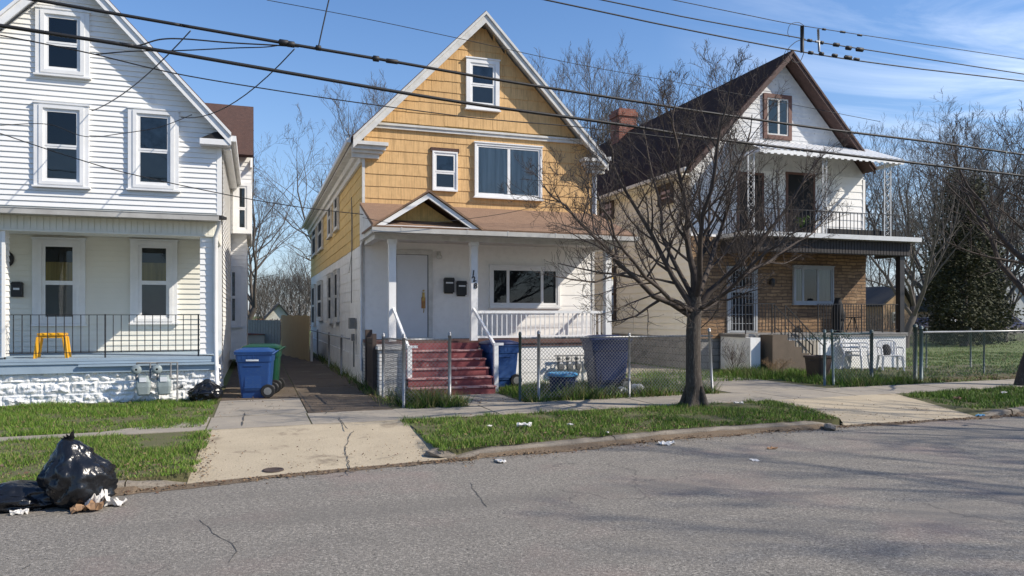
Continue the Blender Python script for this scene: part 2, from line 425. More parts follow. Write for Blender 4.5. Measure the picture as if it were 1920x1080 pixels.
M['bag_white'] = mat('white_bag_film', (0.72, 0.72, 0.72), 0.35, (0.5, 0.5, 0.5), 14, 0.6, extra=bagex)
M['paper'] = mat('litter_paper', (0.74, 0.72, 0.68), 0.8, (0.60, 0.56, 0.5), 15, 0.6)
M['cardboard'] = mat('brown_cardboard', (0.33, 0.20, 0.11), 0.9, (0.22, 0.13, 0.07), 12, 0.6)
M['meter_grey'] = mat('meter_grey_paint', (0.30, 0.35, 0.35), 0.5, (0.22, 0.26, 0.26), 9, 0.6)
M['pipe_grey'] = mat('painted_pipe', (0.20, 0.21, 0.21), 0.6, (0.12, 0.11, 0.10), 9, 0.7)
M['wood_fence'] = mat('weathered_board', (0.46, 0.34, 0.18), 0.85, (0.34, 0.25, 0.13), 3, 0.6, 0.2, 30, stretch=(9, 9, 0.6))
M['bark'] = mat('tree_bark', (0.075, 0.060, 0.048), 0.95, (0.04, 0.033, 0.028), 14, 0.7, 1.0, 38, stretch=(1, 1, 0.25), speck=(0.15, 0.135, 0.115), sscale=40)
M['twig'] = mat('dark_twig', (0.085, 0.064, 0.050), 0.9, (0.035, 0.028, 0.026), 9, 0.6)
M['far_bark'] = mat('grey_brown_bark', (0.13, 0.112, 0.098), 0.95, (0.075, 0.066, 0.06), 5, 0.6)
M['needle'] = mat('evergreen_foliage', (0.030, 0.040, 0.018), 0.9, (0.055, 0.048, 0.022), 2.0, 0.7)
M['needle2'] = mat('ivy_foliage', (0.060, 0.060, 0.026), 0.9, (0.035, 0.040, 0.018), 2.0, 0.7)
M['cable'] = mat('black_cable', (0.010, 0.010, 0.011), 0.6)
M['grey_paint'] = mat('grey_paint', (0.34, 0.36, 0.38), 0.7)
M['far_white'] = mat('pale_boards', (0.66, 0.64, 0.56), 0.8, (0.5, 0.48, 0.42), 3, 0.6)
M['far_roof'] = mat('far_slate_roof', (0.035, 0.038, 0.043), 0.9, (0.05, 0.05, 0.055), 2, 0.6)
M['car_blue'] = mat('dark_blue_car_paint', (0.03, 0.04, 0.12), 0.25)
M['car_white'] = mat('white_car_paint', (0.6, 0.6, 0.6), 0.3)
M['hedge'] = mat('brown_hedge', (0.14, 0.06, 0.035), 0.95, (0.07, 0.04, 0.025), 4, 0.7)
M['chair_white'] = mat('white_resin', (0.70, 0.71, 0.72), 0.45, (0.6, 0.6, 0.6), 6, 0.5)
M['cushion'] = mat('dark_cushion', (0.012, 0.012, 0.013), 0.9)
M['step_brown'] = mat('brown_step_concrete', (0.15, 0.115, 0.085), 0.9, (0.10, 0.08, 0.06), 4, 0.7, 0.3, 40)  # shade on the step sides is put into the concrete colour
M['concrete_step'] = mat('concrete_step', (0.46, 0.41, 0.33), 0.9, (0.25, 0.23, 0.20), 4, 0.7, 0.3, 40)
M['leaf_green'] = mat('potted_leaf', (0.13, 0.24, 0.04), 0.6, (0.08, 0.15, 0.03), 8, 0.6)
M['ivy_teal'] = mat('vine_leaf', (0.03, 0.09, 0.06), 0.7, (0.05, 0.08, 0.04), 8, 0.6)
gl = bpy.data.materials.new('window_glass'); gl.use_nodes = True
gn, gk = gl.node_tree.nodes, gl.node_tree.links
gn.remove(gn['Principled BSDF'])
g1 = gn.new('ShaderNodeBsdfTransparent'); g1.inputs[0].default_value = (0.86, 0.9, 0.9, 1)
g2 = gn.new('ShaderNodeBsdfGlossy'); g2.inputs['Roughness'].default_value = 0.02; g2.inputs[0].default_value = (0.9, 0.95, 1, 1)
gf = gn.new('ShaderNodeFresnel'); gf.inputs[0].default_value = 1.55
gb = gn.new('ShaderNodeBump'); gb.inputs['Strength'].default_value = 0.05; gb.inputs['Distance'].default_value = 0.02
gx = gn.new('ShaderNodeTexNoise'); gx.inputs['Scale'].default_value = 2.2; gx.inputs['Detail'].default_value = 1
gk.new(gx.outputs[0], gb.inputs['Height']); gk.new(gb.outputs[0], g2.inputs['Normal'])
gm = gn.new('ShaderNodeMixShader')
gk.new(gf.outputs[0], gm.inputs[0]); gk.new(g1.outputs[0], gm.inputs[1]); gk.new(g2.outputs[0], gm.inputs[2])
gk.new(gm.outputs[0], gn['Material Output'].inputs['Surface'])
M['glass'] = gl

def roadex(N, L, vec, out, mix, ramp, noise, b):
    o = out
    n1 = noise(44.0, 3, 0.95); o = mix(ramp(n1, 0.50, 0.62), o, (0.41, 0.375, 0.32, 1))
    n2 = noise(33.0, 3, 0.95); o = mix(ramp(n2, 0.54, 0.64), o, (0.06, 0.056, 0.05, 1))
    n3 = noise(0.7, 4, 0.6); o = mix(ramp(n3, 0.52, 1.1), o, (0.34, 0.235, 0.205, 1))
    mp = N.new('ShaderNodeMapping'); mp.inputs['Scale'].default_value = (0.12, 1.6, 1); mp.inputs['Rotation'].default_value = (0, 0, R(-4))
    L.new(vec, mp.inputs[0])
    tn = N.new('ShaderNodeTexNoise'); tn.inputs['Scale'].default_value = 1.1; tn.inputs['Detail'].default_value = 4
    L.new(mp.outputs[0], tn.inputs['Vector']); o = mix(ramp(tn.outputs[0], 0.46, 0.95), o, (0.155, 0.143, 0.126, 1))
    o = mix(ramp(noise(0.33, 5, 0.65), 0.56, 0.70), o, (0.20, 0.182, 0.158, 1)); o = mix(ramp(noise(9.0, 5, 0.8), 0.60, 0.86), o, (0.12, 0.11, 0.098, 1))
    v = N.new('ShaderNodeTexVoronoi'); v.feature = 'DISTANCE_TO_EDGE'; v.inputs['Scale'].default_value = 0.42
    w = N.new('ShaderNodeVectorMath'); w.operation = 'MULTIPLY_ADD'
    nn = N.new('ShaderNodeTexNoise'); nn.inputs['Scale'].default_value = 1.8; nn.inputs['Detail'].default_value = 7
    L.new(vec, nn.inputs['Vector']); L.new(nn.outputs[1], w.inputs[0]); w.inputs[1].default_value = (0.9, 0.9, 0.0); L.new(vec, w.inputs[2])
    L.new(w.outputs[0], v.inputs['Vector'])
    cr = N.new('ShaderNodeMath'); cr.operation = 'LESS_THAN'; L.new(v.outputs[0], cr.inputs[0]); cr.inputs[1].default_value = 0.0032
    gt = N.new('ShaderNodeMath'); gt.operation = 'GREATER_THAN'; L.new(noise(0.35, 2), gt.inputs[0]); gt.inputs[1].default_value = 0.53
    mu = N.new('ShaderNodeMath'); mu.operation = 'MULTIPLY'; L.new(cr.outputs[0], mu.inputs[0]); L.new(gt.outputs[0], mu.inputs[1])
    mu2 = N.new('ShaderNodeMath'); mu2.operation = 'MULTIPLY'; L.new(mu.outputs[0], mu2.inputs[0]); mu2.inputs[1].default_value = 0.38
    return mix(mu2.outputs[0], o, (0.045, 0.045, 0.045, 1))
M['asphalt'] = mat('worn_asphalt', (0.215, 0.196, 0.168), 0.9, (0.165, 0.151, 0.131), 1.4, 0.7, 0.5, 110, extra=roadex, spec=0.3)
M['crack'] = mat('crack_tar', (0.085, 0.08, 0.072), 0.9)
M['apron'] = mat('pale_concrete', (0.50, 0.42, 0.295), 0.9, (0.38, 0.315, 0.22), 1.6, 0.7, 0.5, 45, speck=(0.27, 0.22, 0.155), sscale=45, col3=(0.26, 0.21, 0.145), scale3=1.3, thr3=0.57)
M['walk'] = mat('grey_concrete', (0.38, 0.33, 0.26), 0.9, (0.25, 0.225, 0.19), 2.0, 0.7, 0.4, 60, speck=(0.21, 0.19, 0.16), sscale=60, col3=(0.17, 0.16, 0.13), scale3=1.6, thr3=0.58)
M['drive'] = mat('stained_concrete', (0.13, 0.095, 0.065), 0.9, (0.085, 0.065, 0.045), 1.2, 0.7, 0.4, 60, speck=(0.06, 0.05, 0.035), sscale=60, col3=(0.20, 0.16, 0.115), scale3=1.3, thr3=0.56)  # house shade over the drive is put into this dark base, stains on top
M['curb'] = mat('old_curb_stone', (0.27, 0.235, 0.19), 0.9, (0.12, 0.10, 0.08), 3.0, 0.7, 0.5, 50, speck=(0.10, 0.08, 0.06), sscale=35)
M['dirt'] = mat('bare_dirt', (0.15, 0.105, 0.065), 0.95, (0.09, 0.066, 0.045), 6.0, 0.7, 0.6, 40, speck=(0.28, 0.22, 0.15), sscale=80)
M['turf'] = mat('turf_soil', (0.12, 0.105, 0.05), 0.95, (0.085, 0.10, 0.035), 3.0, 0.7, 0.6, 60, speck=(0.13, 0.115, 0.05), sscale=60)
M['far_turf'] = mat('lot_turf', (0.12, 0.165, 0.045), 0.95, (0.16, 0.175, 0.065), 0.5, 0.7, 0.6, 20, speck=(0.075, 0.10, 0.03), sscale=7)
M['g1'] = mat('grass_mid', (0.105, 0.195, 0.022), 0.6, (0.075, 0.15, 0.018), 0.9, 0.7, spec=0.25)
M['g2'] = mat('grass_bright', (0.18, 0.285, 0.035), 0.6, (0.13, 0.225, 0.028), 0.9, 0.7, spec=0.25)
M['g3'] = mat('grass_straw', (0.30, 0.26, 0.12), 0.8, (0.22, 0.18, 0.08), 2.0, 0.7, spec=0.2)
M['g4'] = mat('grass_dark', (0.045, 0.085, 0.018), 0.7, (0.035, 0.065, 0.015), 1.0, 0.7, spec=0.2)
M['leaf_dead'] = mat('dead_leaf', (0.14, 0.075, 0.04), 0.9, (0.08, 0.045, 0.03), 20, 0.7)
M['leaf_tan'] = mat('tan_leaf', (0.26, 0.17, 0.09), 0.9, (0.17, 0.11, 0.06), 20, 0.7)
# ------------------------------------------------------------------ ground, road, walks
CURB_PTS = [(-60, 8.6), (-12, 7.6), (-2.2, 7.8), (-0.6, 8.2), (0.66, 8.4), (2.0, 8.57), (3.3, 8.74), (5.66, 9.13), (8.4, 9.23), (11.2, 9.26), (14, 9.3), (22, 9.6), (40, 10.4), (120, 14)]
def curb(x):
    for (a, ya), (b, yb) in zip(CURB_PTS, CURB_PTS[1:]):
        if a <= x <= b: return ya + (yb - ya) * (x - a) / (b - a)
    return CURB_PTS[-1][1]
def swf(x): return 11.15 + 0.05 * x
def swb(x): return swf(x) + (0.33 if x < -0.7 else 1.4)
g = MB().poly([(-900, -900, -0.3), (900, -900, -0.3), (900, 900, -0.3), (-900, 900, -0.3)]).build('ground', M['far_turf']); tag(g, kind='structure')
rd = MB()
xs = [x for x, _ in CURB_PTS]
for a, b in zip(xs, xs[1:]):
    rd.poly([(a, -30, -0.12), (b, -30, -0.12), (b, curb(b) + 0.02, -0.12), (a, curb(a) + 0.02, -0.12)])
def ribbon(mb, pts, w, z, mi, jit=0.02):
    P = []
    for (x0, y0), (x1, y1) in zip(pts, pts[1:]):
        n = max(2, int(math.hypot(x1 - x0, y1 - y0) / 0.07))
        for i in range(n):
            t = i / n
            x = x0 + (x1 - x0) * t; y = y0 + (y1 - y0) * t
            P.append((x + jit * 2.5 * mnoise.noise((x * 5, y * 5, 1)) + random.gauss(0, jit * .15), y + jit * 2.5 * mnoise.noise((x * 5, y * 5, 9)) + random.gauss(0, jit * .15)))
    for (x0, y0), (x1, y1) in zip(P, P[1:]):
        l = math.hypot(x1 - x0, y1 - y0) or 1; ww = w * random.uniform(0.4, 1.1)
        nx, ny = -(y1 - y0) / l * ww / 2, (x1 - x0) / l * ww / 2
        mb.poly([(x0 - nx, y0 - ny, z(x0, y0)), (x1 - nx, y1 - ny, z(x1, y1)), (x1 + nx, y1 + ny, z(x1, y1)), (x0 + nx, y0 + ny, z(x0, y0))], mi)
zr = lambda x, y: -0.116
for pl in ([(375, 975), (400, 1000), (435, 1020), (445, 1035), (425, 1062)], [(435, 1020), (455, 1012)], [(880, 905), (900, 935), (915, 955)], [(60, 1060), (30, 1075)]):
    ribbon(rd, [atZ(x, y, -0.12) for x, y in pl], 0.008, zr, 1, 0.008)
# grit and rotted leaves drifted against the kerb
gx = -30.0
def zk(x): return -0.105 if (-1.1 < x < 2.5 or 8.2 < x < 12.3) else -0.065 + 0.02 * mnoise.noise((x * 2, 1, 1))
while gx < 40:
    e = gx + 0.08
    def gw(x): return 0.07 + 0.16 * max(0, 0.35 + mnoise.noise((x * 0.9, 0, 2)) + 0.5 * mnoise.noise((x * 4, 0, 7)))
    rd.poly([(gx, curb(gx) - gw(gx), -0.1165), (e, curb(e) - gw(e), -0.1165), (e, curb(e) + 0.01, zk(e)), (gx, curb(gx) + 0.01, zk(gx))], 2)
    gx = e
tag(rd.build('road', [M['asphalt'], M['crack'], M['dirt']]), kind='structure')

# yards behind the front line of the pavement
yd = MB()
yx = [-60, -12, -0.65, 2.1, 8.9, 12, 22, 45, 120]
for a, b in zip(yx, yx[1:]):
    yd.poly([(a, swf(a), 0), (b, swf(b), 0), (b, 18, 0), (a, 18, 0)], 0 if b <= 22 else 1)
yd.poly([(-60, 18, 0), (18.6, 18, 0), (18.6, 300, 0), (-60, 300, 0)], 1)
yd.poly([(18.6, 18, 0), (300, 18, 0), (300, 300, 0), (18.6, 300, 0)], 1)
tag(yd.build('yard_ground', [M['turf'], M['far_turf']]), kind='structure')
def strip(x0, x1, n, f0, f1, z0, z1, mi, mb):
    for i in range(n):
        a = x0 + (x1 - x0) * i / n; b = x0 + (x1 - x0) * (i + 1) / n
        mb.poly([(a, f0(a), z0), (b, f0(b), z0), (b, f1(b), z1), (a, f1(a), z1)], mi)
vg = MB()
cb = MB()
def rampz(s): return 0.10 * max(0, 1 - min(abs(s - g_) for g_ in (-0.66, 2.12, 8.6, 11.4)) / 0.55)
def verge(x0, x1, n, soil=True):
    if soil:
        edges = sorted(set([x0, x1] + [x0 + (x1 - x0) * i / n for i in range(n + 1)] + [q for q in [g_ + d for g_ in (-0.66, 2.12, 8.6) for d in (-0.55, -0.3, 0.3, 0.55)] if x0 < q < x1]))
        for a, b in zip(edges, edges[1:]):
            vg.poly([(a, curb(a) + 0.12, -0.012 - rampz(a)), (b, curb(b) + 0.12, -0.012 - rampz(b)), (b, curb(b) + 0.5, -0.006), (a, curb(a) + 0.5, -0.006)])
            vg.poly([(a, curb(a) + 0.5, -0.006), (b, curb(b) + 0.5, -0.006), (b, swf(b), 0), (a, swf(a), 0)])
    if soil: strip(x0, x1, n * 2, lambda x: curb(x) + 0.119, lambda x: curb(x) + 0.12, -0.25, -0.0101, 0, vg)
    L = 2.4
    x = x0
    while x < x1 - 0.05:
        e = min(x + L, x1)
        a, b = x + 0.006, e - 0.006
        ya, yb = curb(a), curb(b); dz = random.uniform(-0.02, 0.01); dy = random.uniform(-0.015, 0.015)
        m = 12
        for i in range(m):
            u, v = a + (b - a) * i / m, a + (b - a) * (i + 1) / m
            def q(s, yo, zo):
                return (s, curb(s) + dy + yo + 0.012 * mnoise.noise((s * 5, yo * 9, 1)), zo + dz - 0.10 * max(0, 1 - min(abs(s - g_) for g_ in (-0.66, 2.12, 8.6, 11.4)) / 0.55) + 0.022 * mnoise.noise((s * 4, yo * 7, 4)))
            r0 = [q(u, 0, -0.14), q(u, 0.012, -0.035), q(u, 0.035, -0.008), q(u, 0.14, -0.004), q(u, 0.15, -0.2)]
            r1 = [q(v, 0, -0.14), q(v, 0.012, -0.035), q(v, 0.035, -0.008), q(v, 0.14, -0.004), q(v, 0.15, -0.2)]
            for k in range(4):
                cb.poly([r0[k], r1[k], r1[k + 1], r0[k + 1]])
        x = e
verge(-30, -0.66, 20); verge(2.12, 8.6, 12); verge(12.2, 60, 20); verge(11.4, 12.2, 1, False)
for xo, xi in ((-0.66, -0.82), (2.12, 2.28)):
    for i in range(8):
        t0, t1 = i / 8, (i + 1) / 8
        def e_(x, t, lo):
            y = curb(x) + 0.13 + (swf(x) - curb(x) - 0.13) * t; zl_ = -0.105 + 0.113 * (y - curb(x)) / (swf(x) - curb(x)) - 0.004
            return (x, y, zl_ if lo else max(zl_, 0.0 - rampz(x) * max(0, 1 - (y - curb(x)) / 0.5)))
        vg.poly([e_(xo, t0, 1), e_(xo, t1, 1), e_(xi, t1, 0), e_(xi, t0, 0)], 0)
for x in ():
    vg.poly([(x, curb(x) + 0.06, -0.3), (x, swf(x), -0.3), (x, swf(x), 0.0), (x, curb(x) + 0.06, -0.01)], 0)
for xa, xb in ():
    vg.poly([(xa, curb(xa) + 0.1, -0.3), (xb, swf(xb), -0.3), (xb, swf(xb), 0.0), (xa, curb(xa) + 0.1, -0.01)], 0)
# slanting ends of the verges beside the two aprons
vg.poly([(8.6, curb(8.6) + 0.12, -0.01), (8.66, curb(8.6) + 0.1, -0.10), (9.17, swf(9.15), 0), (8.6, swf(8.6), 0)])
vg.poly([(11.4, curb(11.4) + 0.02, -0.10), (12.2, curb(12.2) + 0.12, -0.01), (12.2, swf(12.2), 0.0)])
tag(vg.build('verge_ground', M['turf']), kind='structure')
tag(cb.build('curb', M['curb']), kind='structure')

def zap(x, y):
    c = curb(x); s = swf(x); t = min(1, max(0, (y - c) / (s - c)))
    return -0.105 + 0.113 * t
ap = MB()
def apron(xl, xr, n, mi, m=10):
    for j in range(m):
        for i in range(n):
            def q(a, b):
                t = b / m; l = xl(t); r = xr(t)
                x = l + (r - l) * a / n
                c = curb(x); s = swf(x); y = c + (s - c) * t
                return (x, y, zap(x, y) + 0.006 * mnoise.noise((x * 1.5, y * 1.5, 0)))
            ap.poly([q(i, j), q(i + 1, j), q(i + 1, j + 1), q(i, j + 1)], mi)
apron(lambda t: -0.66 + 0.02 * t, lambda t: 2.14 + 0.0 * t, 16, 0)
za = lambda x, y: zap(x, y) + 0.012
ribbon(ap, [atZ(x, y, -0.06) for x, y in [(660, 815), (645, 838), (652, 862), (656, 884)]], 0.014, za, 2)
ribbon(ap, [(-0.66, swf(-0.6) - 0.06), (0.9, swf(0.9) - 0.05), (2.1, swf(2) - 0.09)], 0.018, za, 2)
ribbon(ap, [(1.35, 8.75), (1.55, 8.9), (1.78, 8.95)], 0.01, za, 2)
apron(lambda t: 8.6 + 0.55 * t, lambda t: 11.4 + 0.8 * t, 16, 0)
tag(ap.build('driveway_apron', [M['apron'], M['dirt'], M['crack']]), kind='structure')

wk = MB()
def slabs(x0, x1, step, f0, f1, mi):
    x = x0
    while x < x1:
        e = min(x + step, x1)
        dz = random.uniform(0.006, 0.014)
        a, b = x + 0.012, e - 0.012
        wk.slab([(a, f0(a)), (b, f0(b)), (b, f1(b)), (a, f1(a))], -0.05, dz, mi)
        x = e
slabs(-20, -0.66, 1.5, swf, swb, 0)
slabs(-0.66, 2.2, 1.43, swf, lambda x: 12.45 + 0.05 * x, 0)
slabs(2.2, 34, 1.5, swf, lambda x: swf(x) + 1.35, 0)
wk.slab([(2.95, swf(3) + 1.37), (4.6, swf(4.6) + 1.37), (4.6, 14.5), (2.95, 14.5)], -0.05, 0.011, 0)
tag(wk.build('sidewalk', [M['walk']]), kind='structure')
dv = MB()
y = 12.5
while y < 33:
    e = y + random.uniform(1.9, 2.3)
    dv.slab([(-0.62, y + 0.012), (0.78, y + 0.012), (0.78, e - 0.01), (-0.62, e - 0.01)], -0.05, random.uniform(0.008, 0.015), 0 if y > 13.5 else 1)  # rear slabs take the shade-darkened concrete
    dv.slab([(0.80, y + 0.012), (2.18, y + 0.012), (2.18, e - 0.01), (0.80, e - 0.01)], -0.05, random.uniform(0.008, 0.015), 0)
    y = e
zd = lambda x, y: 0.02
for pl in ([(560, 735), (590, 775)], [(610, 778), (625, 765)], [(635, 785), (652, 808)], [(530, 740), (600, 748), (700, 748)], [(454, 800), (459, 775)]):
    ribbon(dv, [atZ(x, y, 0.0) for x, y in pl], 0.020, zd, 2, 0.007)
# the right-hand drive beside the second house
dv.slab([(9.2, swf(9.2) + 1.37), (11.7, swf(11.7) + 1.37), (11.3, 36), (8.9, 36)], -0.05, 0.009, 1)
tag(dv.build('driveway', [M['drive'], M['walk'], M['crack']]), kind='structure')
far = MB().box(22, 190, 46, 54, -0.02, 0.01).build('far_road', M['asphalt']); tag(far, kind='structure')

# ------------------------------------------------------------------ grass
def blades(name, spots, hgt, wid, mats, weights, label, cat, lean=0.45):
    """spots: list of (x0, x1, lower(x), upper(x), density, z)"""
    X = []; Y = []; Z = []; HH = []
    for x0, x1, lo, up, dens, z in spots:
        ylo = min(lo(x0), lo(x1), lo((x0 + x1) / 2)) - 0.3; yup = max(up(x0), up(x1), up((x0 + x1) / 2)) + 0.3
        n = int((x1 - x0) * (yup - ylo) * dens)
        x = RNG.uniform(x0, x1, n); y = RNG.uniform(ylo, yup, n)
        keep = np.array([lo(a) + 0.05 * mnoise.noise((a * 5, 3, 0)) <= b <= up(a) + 0.20 * mnoise.noise((a * 3, 9, 0)) and x0 + 0.16 * max(0, mnoise.noise((b * 3.5, x0, 3)) + 0.15) <= a <= x1 - 0.16 * max(0, mnoise.noise((b * 3.5, x1, 3)) + 0.15) for a, b in zip(x, y)], bool)
        x = x[keep]; y = y[keep]
        pn = np.array([mnoise.noise((a * 1.3, b * 1.3, 5)) + 0.5 * mnoise.noise((a * 4.5, b * 4.5, 2)) for a, b in zip(x, y)])
        k2 = RNG.random(len(x)) < np.clip(0.72 + pn * 1.5, 0.08, 1)
        x = x[k2]; y = y[k2]; pn = pn[k2]
        X.append(x); Y.append(y); Z.append(np.full(len(x), z)); HH.append(np.clip(1 + pn * 1.3, 0.35, 2.2))
    X = np.concatenate(X); Y = np.concatenate(Y); Z = np.concatenate(Z); HH = np.concatenate(HH)
    n = len(X)
    a = RNG.uniform(0, 2 * np.pi, n); h = hgt * RNG.uniform(0.5, 1.25, n) * HH; w = wid * RNG.uniform(0.6, 1.3, n)
    la = RNG.uniform(0, 2 * np.pi, n); ll = RNG.uniform(0.1, lean * 2, n) * h
    co = np.empty((n, 3, 3), np.float32)
    co[:, 0] = np.stack([X - np.cos(a) * w / 2, Y - np.sin(a) * w / 2, Z], 1)
    co[:, 1] = np.stack([X + np.cos(a) * w / 2, Y + np.sin(a) * w / 2, Z], 1)
    co[:, 2] = np.stack([X + np.cos(la) * ll, Y + np.sin(la) * ll, Z + h], 1)
    me = bpy.data.meshes.new(name)
    me.vertices.add(n * 3); me.loops.add(n * 3); me.polygons.add(n)
    me.vertices.foreach_set('co', co.ravel())
    me.loops.foreach_set('vertex_index', np.arange(n * 3, dtype=np.int32))
    me.polygons.foreach_set('loop_start', np.arange(0, n * 3, 3, dtype=np.int32))
    for m in mats: me.materials.append(m)
    me.polygons.foreach_set('material_index', RNG.choice(len(mats), n, p=weights).astype(np.int32))
    me.update()
    o = bpy.data.objects.new(name, me); COL.objects.link(o)
    tag(o, label, cat, kind='stuff')
    return o
GM = [M['g1'], M['g2'], M['g3'], M['g4']]
cv = lambda x: curb(x) + 0.045 + 0.10 * max(0, mnoise.noise((x * 2.2, 4, 4)))
blades('grass', [(-5, -0.57, cv, lambda x: swf(x) - 0.02, 4600, -0.008)], 0.044, 0.009, GM, [0.40, 0.26, 0.18, 0.16], 'mown green grass on the strip by the torn black rubbish bag', 'grass')
blades('grass', [(-5.5, -0.66, swb, lambda x: 15.15, 3400, 0)], 0.052, 0.010, GM, [0.46, 0.26, 0.12, 0.16], 'green lawn in front of the white block porch wall', 'grass')
blades('grass', [(2.02, 8.55, cv, lambda x: swf(x) - 0.02, 3300, -0.008), (8.55, 9.1, lambda x: curb(x) + 0.1 + (x - 8.55) * 3.3, lambda x: swf(x), 2500, 0)], 0.056, 0.010, GM, [0.40, 0.26, 0.17, 0.17], 'green grass strip around the bare street tree', 'grass')
blades('grass', [(11.5, 12.2, lambda x: curb(x) + 0.1, lambda x: curb(x) + (x - 11.4) * 3.2, 1700, -0.005), (12.2, 19, lambda x: curb(x) + 0.1, swf, 1700, -0.005)], 0.07, 0.014, GM, [0.44, 0.28, 0.12, 0.16], 'sparse grass strip right of the far driveway apron', 'grass')
blades('grass', [(4.65, 8.9, lambda x: swf(x) + 1.42, lambda x: 15.7, 2000, 0)], 0.12, 0.012, GM, [0.42, 0.22, 0.16, 0.20], 'rough grass inside the wire fence of the orange house', 'grass')
blades('grass', [(12.0, 14.9, lambda x: swf(x) + 1.4, lambda x: 17.6, 1500, 0), (9.0, 12.0, lambda x: 15.2, lambda x: 17.5, 700, 0)], 0.13, 0.014, GM, [0.42, 0.34, 0.12, 0.12], 'bright weedy grass before the stone faced house porch', 'grass')
blades('grass', [(14.9, 30, lambda x: swf(x) + 1.4, lambda x: 24.0, 300, 0), (20, 44, lambda x: 22.0, lambda x: 45.0, 60, 0)], 0.05, 0.022, GM, [0.38, 0.18, 0.28, 0.16], 'pale mown grass of the empty lot behind the fence', 'grass')
blades('weeds', [(2.35, 2.95, lambda x: swf(x) + 1.2, lambda x: swf(x) + 2.1, 3200, 0), (2.95, 3.5, lambda x: swf(x) + 1.15, lambda x: swf(x) + 1.75, 2600, 0), (4.62, 9.0, lambda x: swf(x) + 1.25, lambda x: swf(x) + 1.85, 1200, 0),
      (12.4, 15.2, lambda x: swf(x) + 1.3, lambda x: swf(x) + 1.8, 900, 0), (2.0, 2.34, lambda x: 12.9, lambda x: 30, 260, 0), (11.75, 12.9, lambda x: 15.5, lambda x: 17.6, 900, 0)], 0.20, 0.012,
      [M['g4'], M['g1'], M['g3'], M['g2']], [0.40, 0.24, 0.28, 0.08], 'tall straggly weeds growing along the wire fences', 'weeds', 0.6)
# dead leaves and crumbs along the gutter
def litter(name, spots, label, mats):
    mb = MB()
    for x0, x1, fy, spread, n, z, sz in spots:
        for _ in range(n):
            x = random.uniform(x0, x1); y = fy(x) - abs(random.gauss(0, abs(spread))) * (1 if spread > 0 else -1)
            if mnoise.noise((x * 1.7, 0, 3)) + random.random() < 0.35: continue
            s = sz * random.uniform(0.4, 1.3); a = random.uniform(0, 6.28)
            zz = (z(x, y) if callable(z) else z) + random.uniform(0.002, 0.02)
            p = []
            for k in range(4):
                b = a + k * 1.57 + random.uniform(-0.4, 0.4); rr = s * random.uniform(0.5, 1)
                p.append((x + math.cos(b) * rr, y + math.sin(b) * rr, zz + random.uniform(-0.002, 0.018)))
            mb.poly(p, random.randrange(len(mats)))
    tag(mb.build(name, mats), label, 'leaf litter', kind='stuff')
litter('leaf_litter', [(-4, 12.5, curb, 0.10, 2600, -0.12, 0.022), (2.1, 8.6, curb, 0.20, 1000, -0.12, 0.018), (-4, -0.7, lambda x: curb(x) + 0.14, -0.05, 200, 0.0, 0.022), (2.2, 8.7, lambda x: curb(x) + 0.14, -0.05, 300, 0.0, 0.022),
       (2.2, 9, lambda x: swf(x) + 1.5, -0.4, 700, 0.01, 0.025), (14.9, 20, lambda x: swf(x) + 1.4, -0.6, 1100, 0.01, 0.04), (-4, -0.7, lambda x: curb(x) + 0.15, -0.8, 500, 0.02, 0.022), (2.2, 8.8, lambda x: curb(x) + 0.15, -1.0, 900, 0.02, 0.022), (-4, -0.7, lambda x: 11.6, -1.5, 260, 0.02, 0.02), (2.05, 2.2, lambda x: 14, -3, 250, 0.01, 0.03),
       (-0.6, 2.05, lambda x: curb(x) + 0.05, -0.9, 260, zap, 0.014), (8.8, 11.8, lambda x: curb(x) + 0.05, -0.9, 220, zap, 0.016), (-0.6, 2.1, lambda x: 12.5, -4, 420, 0.014, 0.018), (-0.62, -0.45, lambda x: curb(x) + 0.1, -1.5, 160, zap, 0.018)],
       'dead brown leaves and grit gathered along the gutter', [M['leaf_dead'], M['leaf_tan'], M['dirt']])
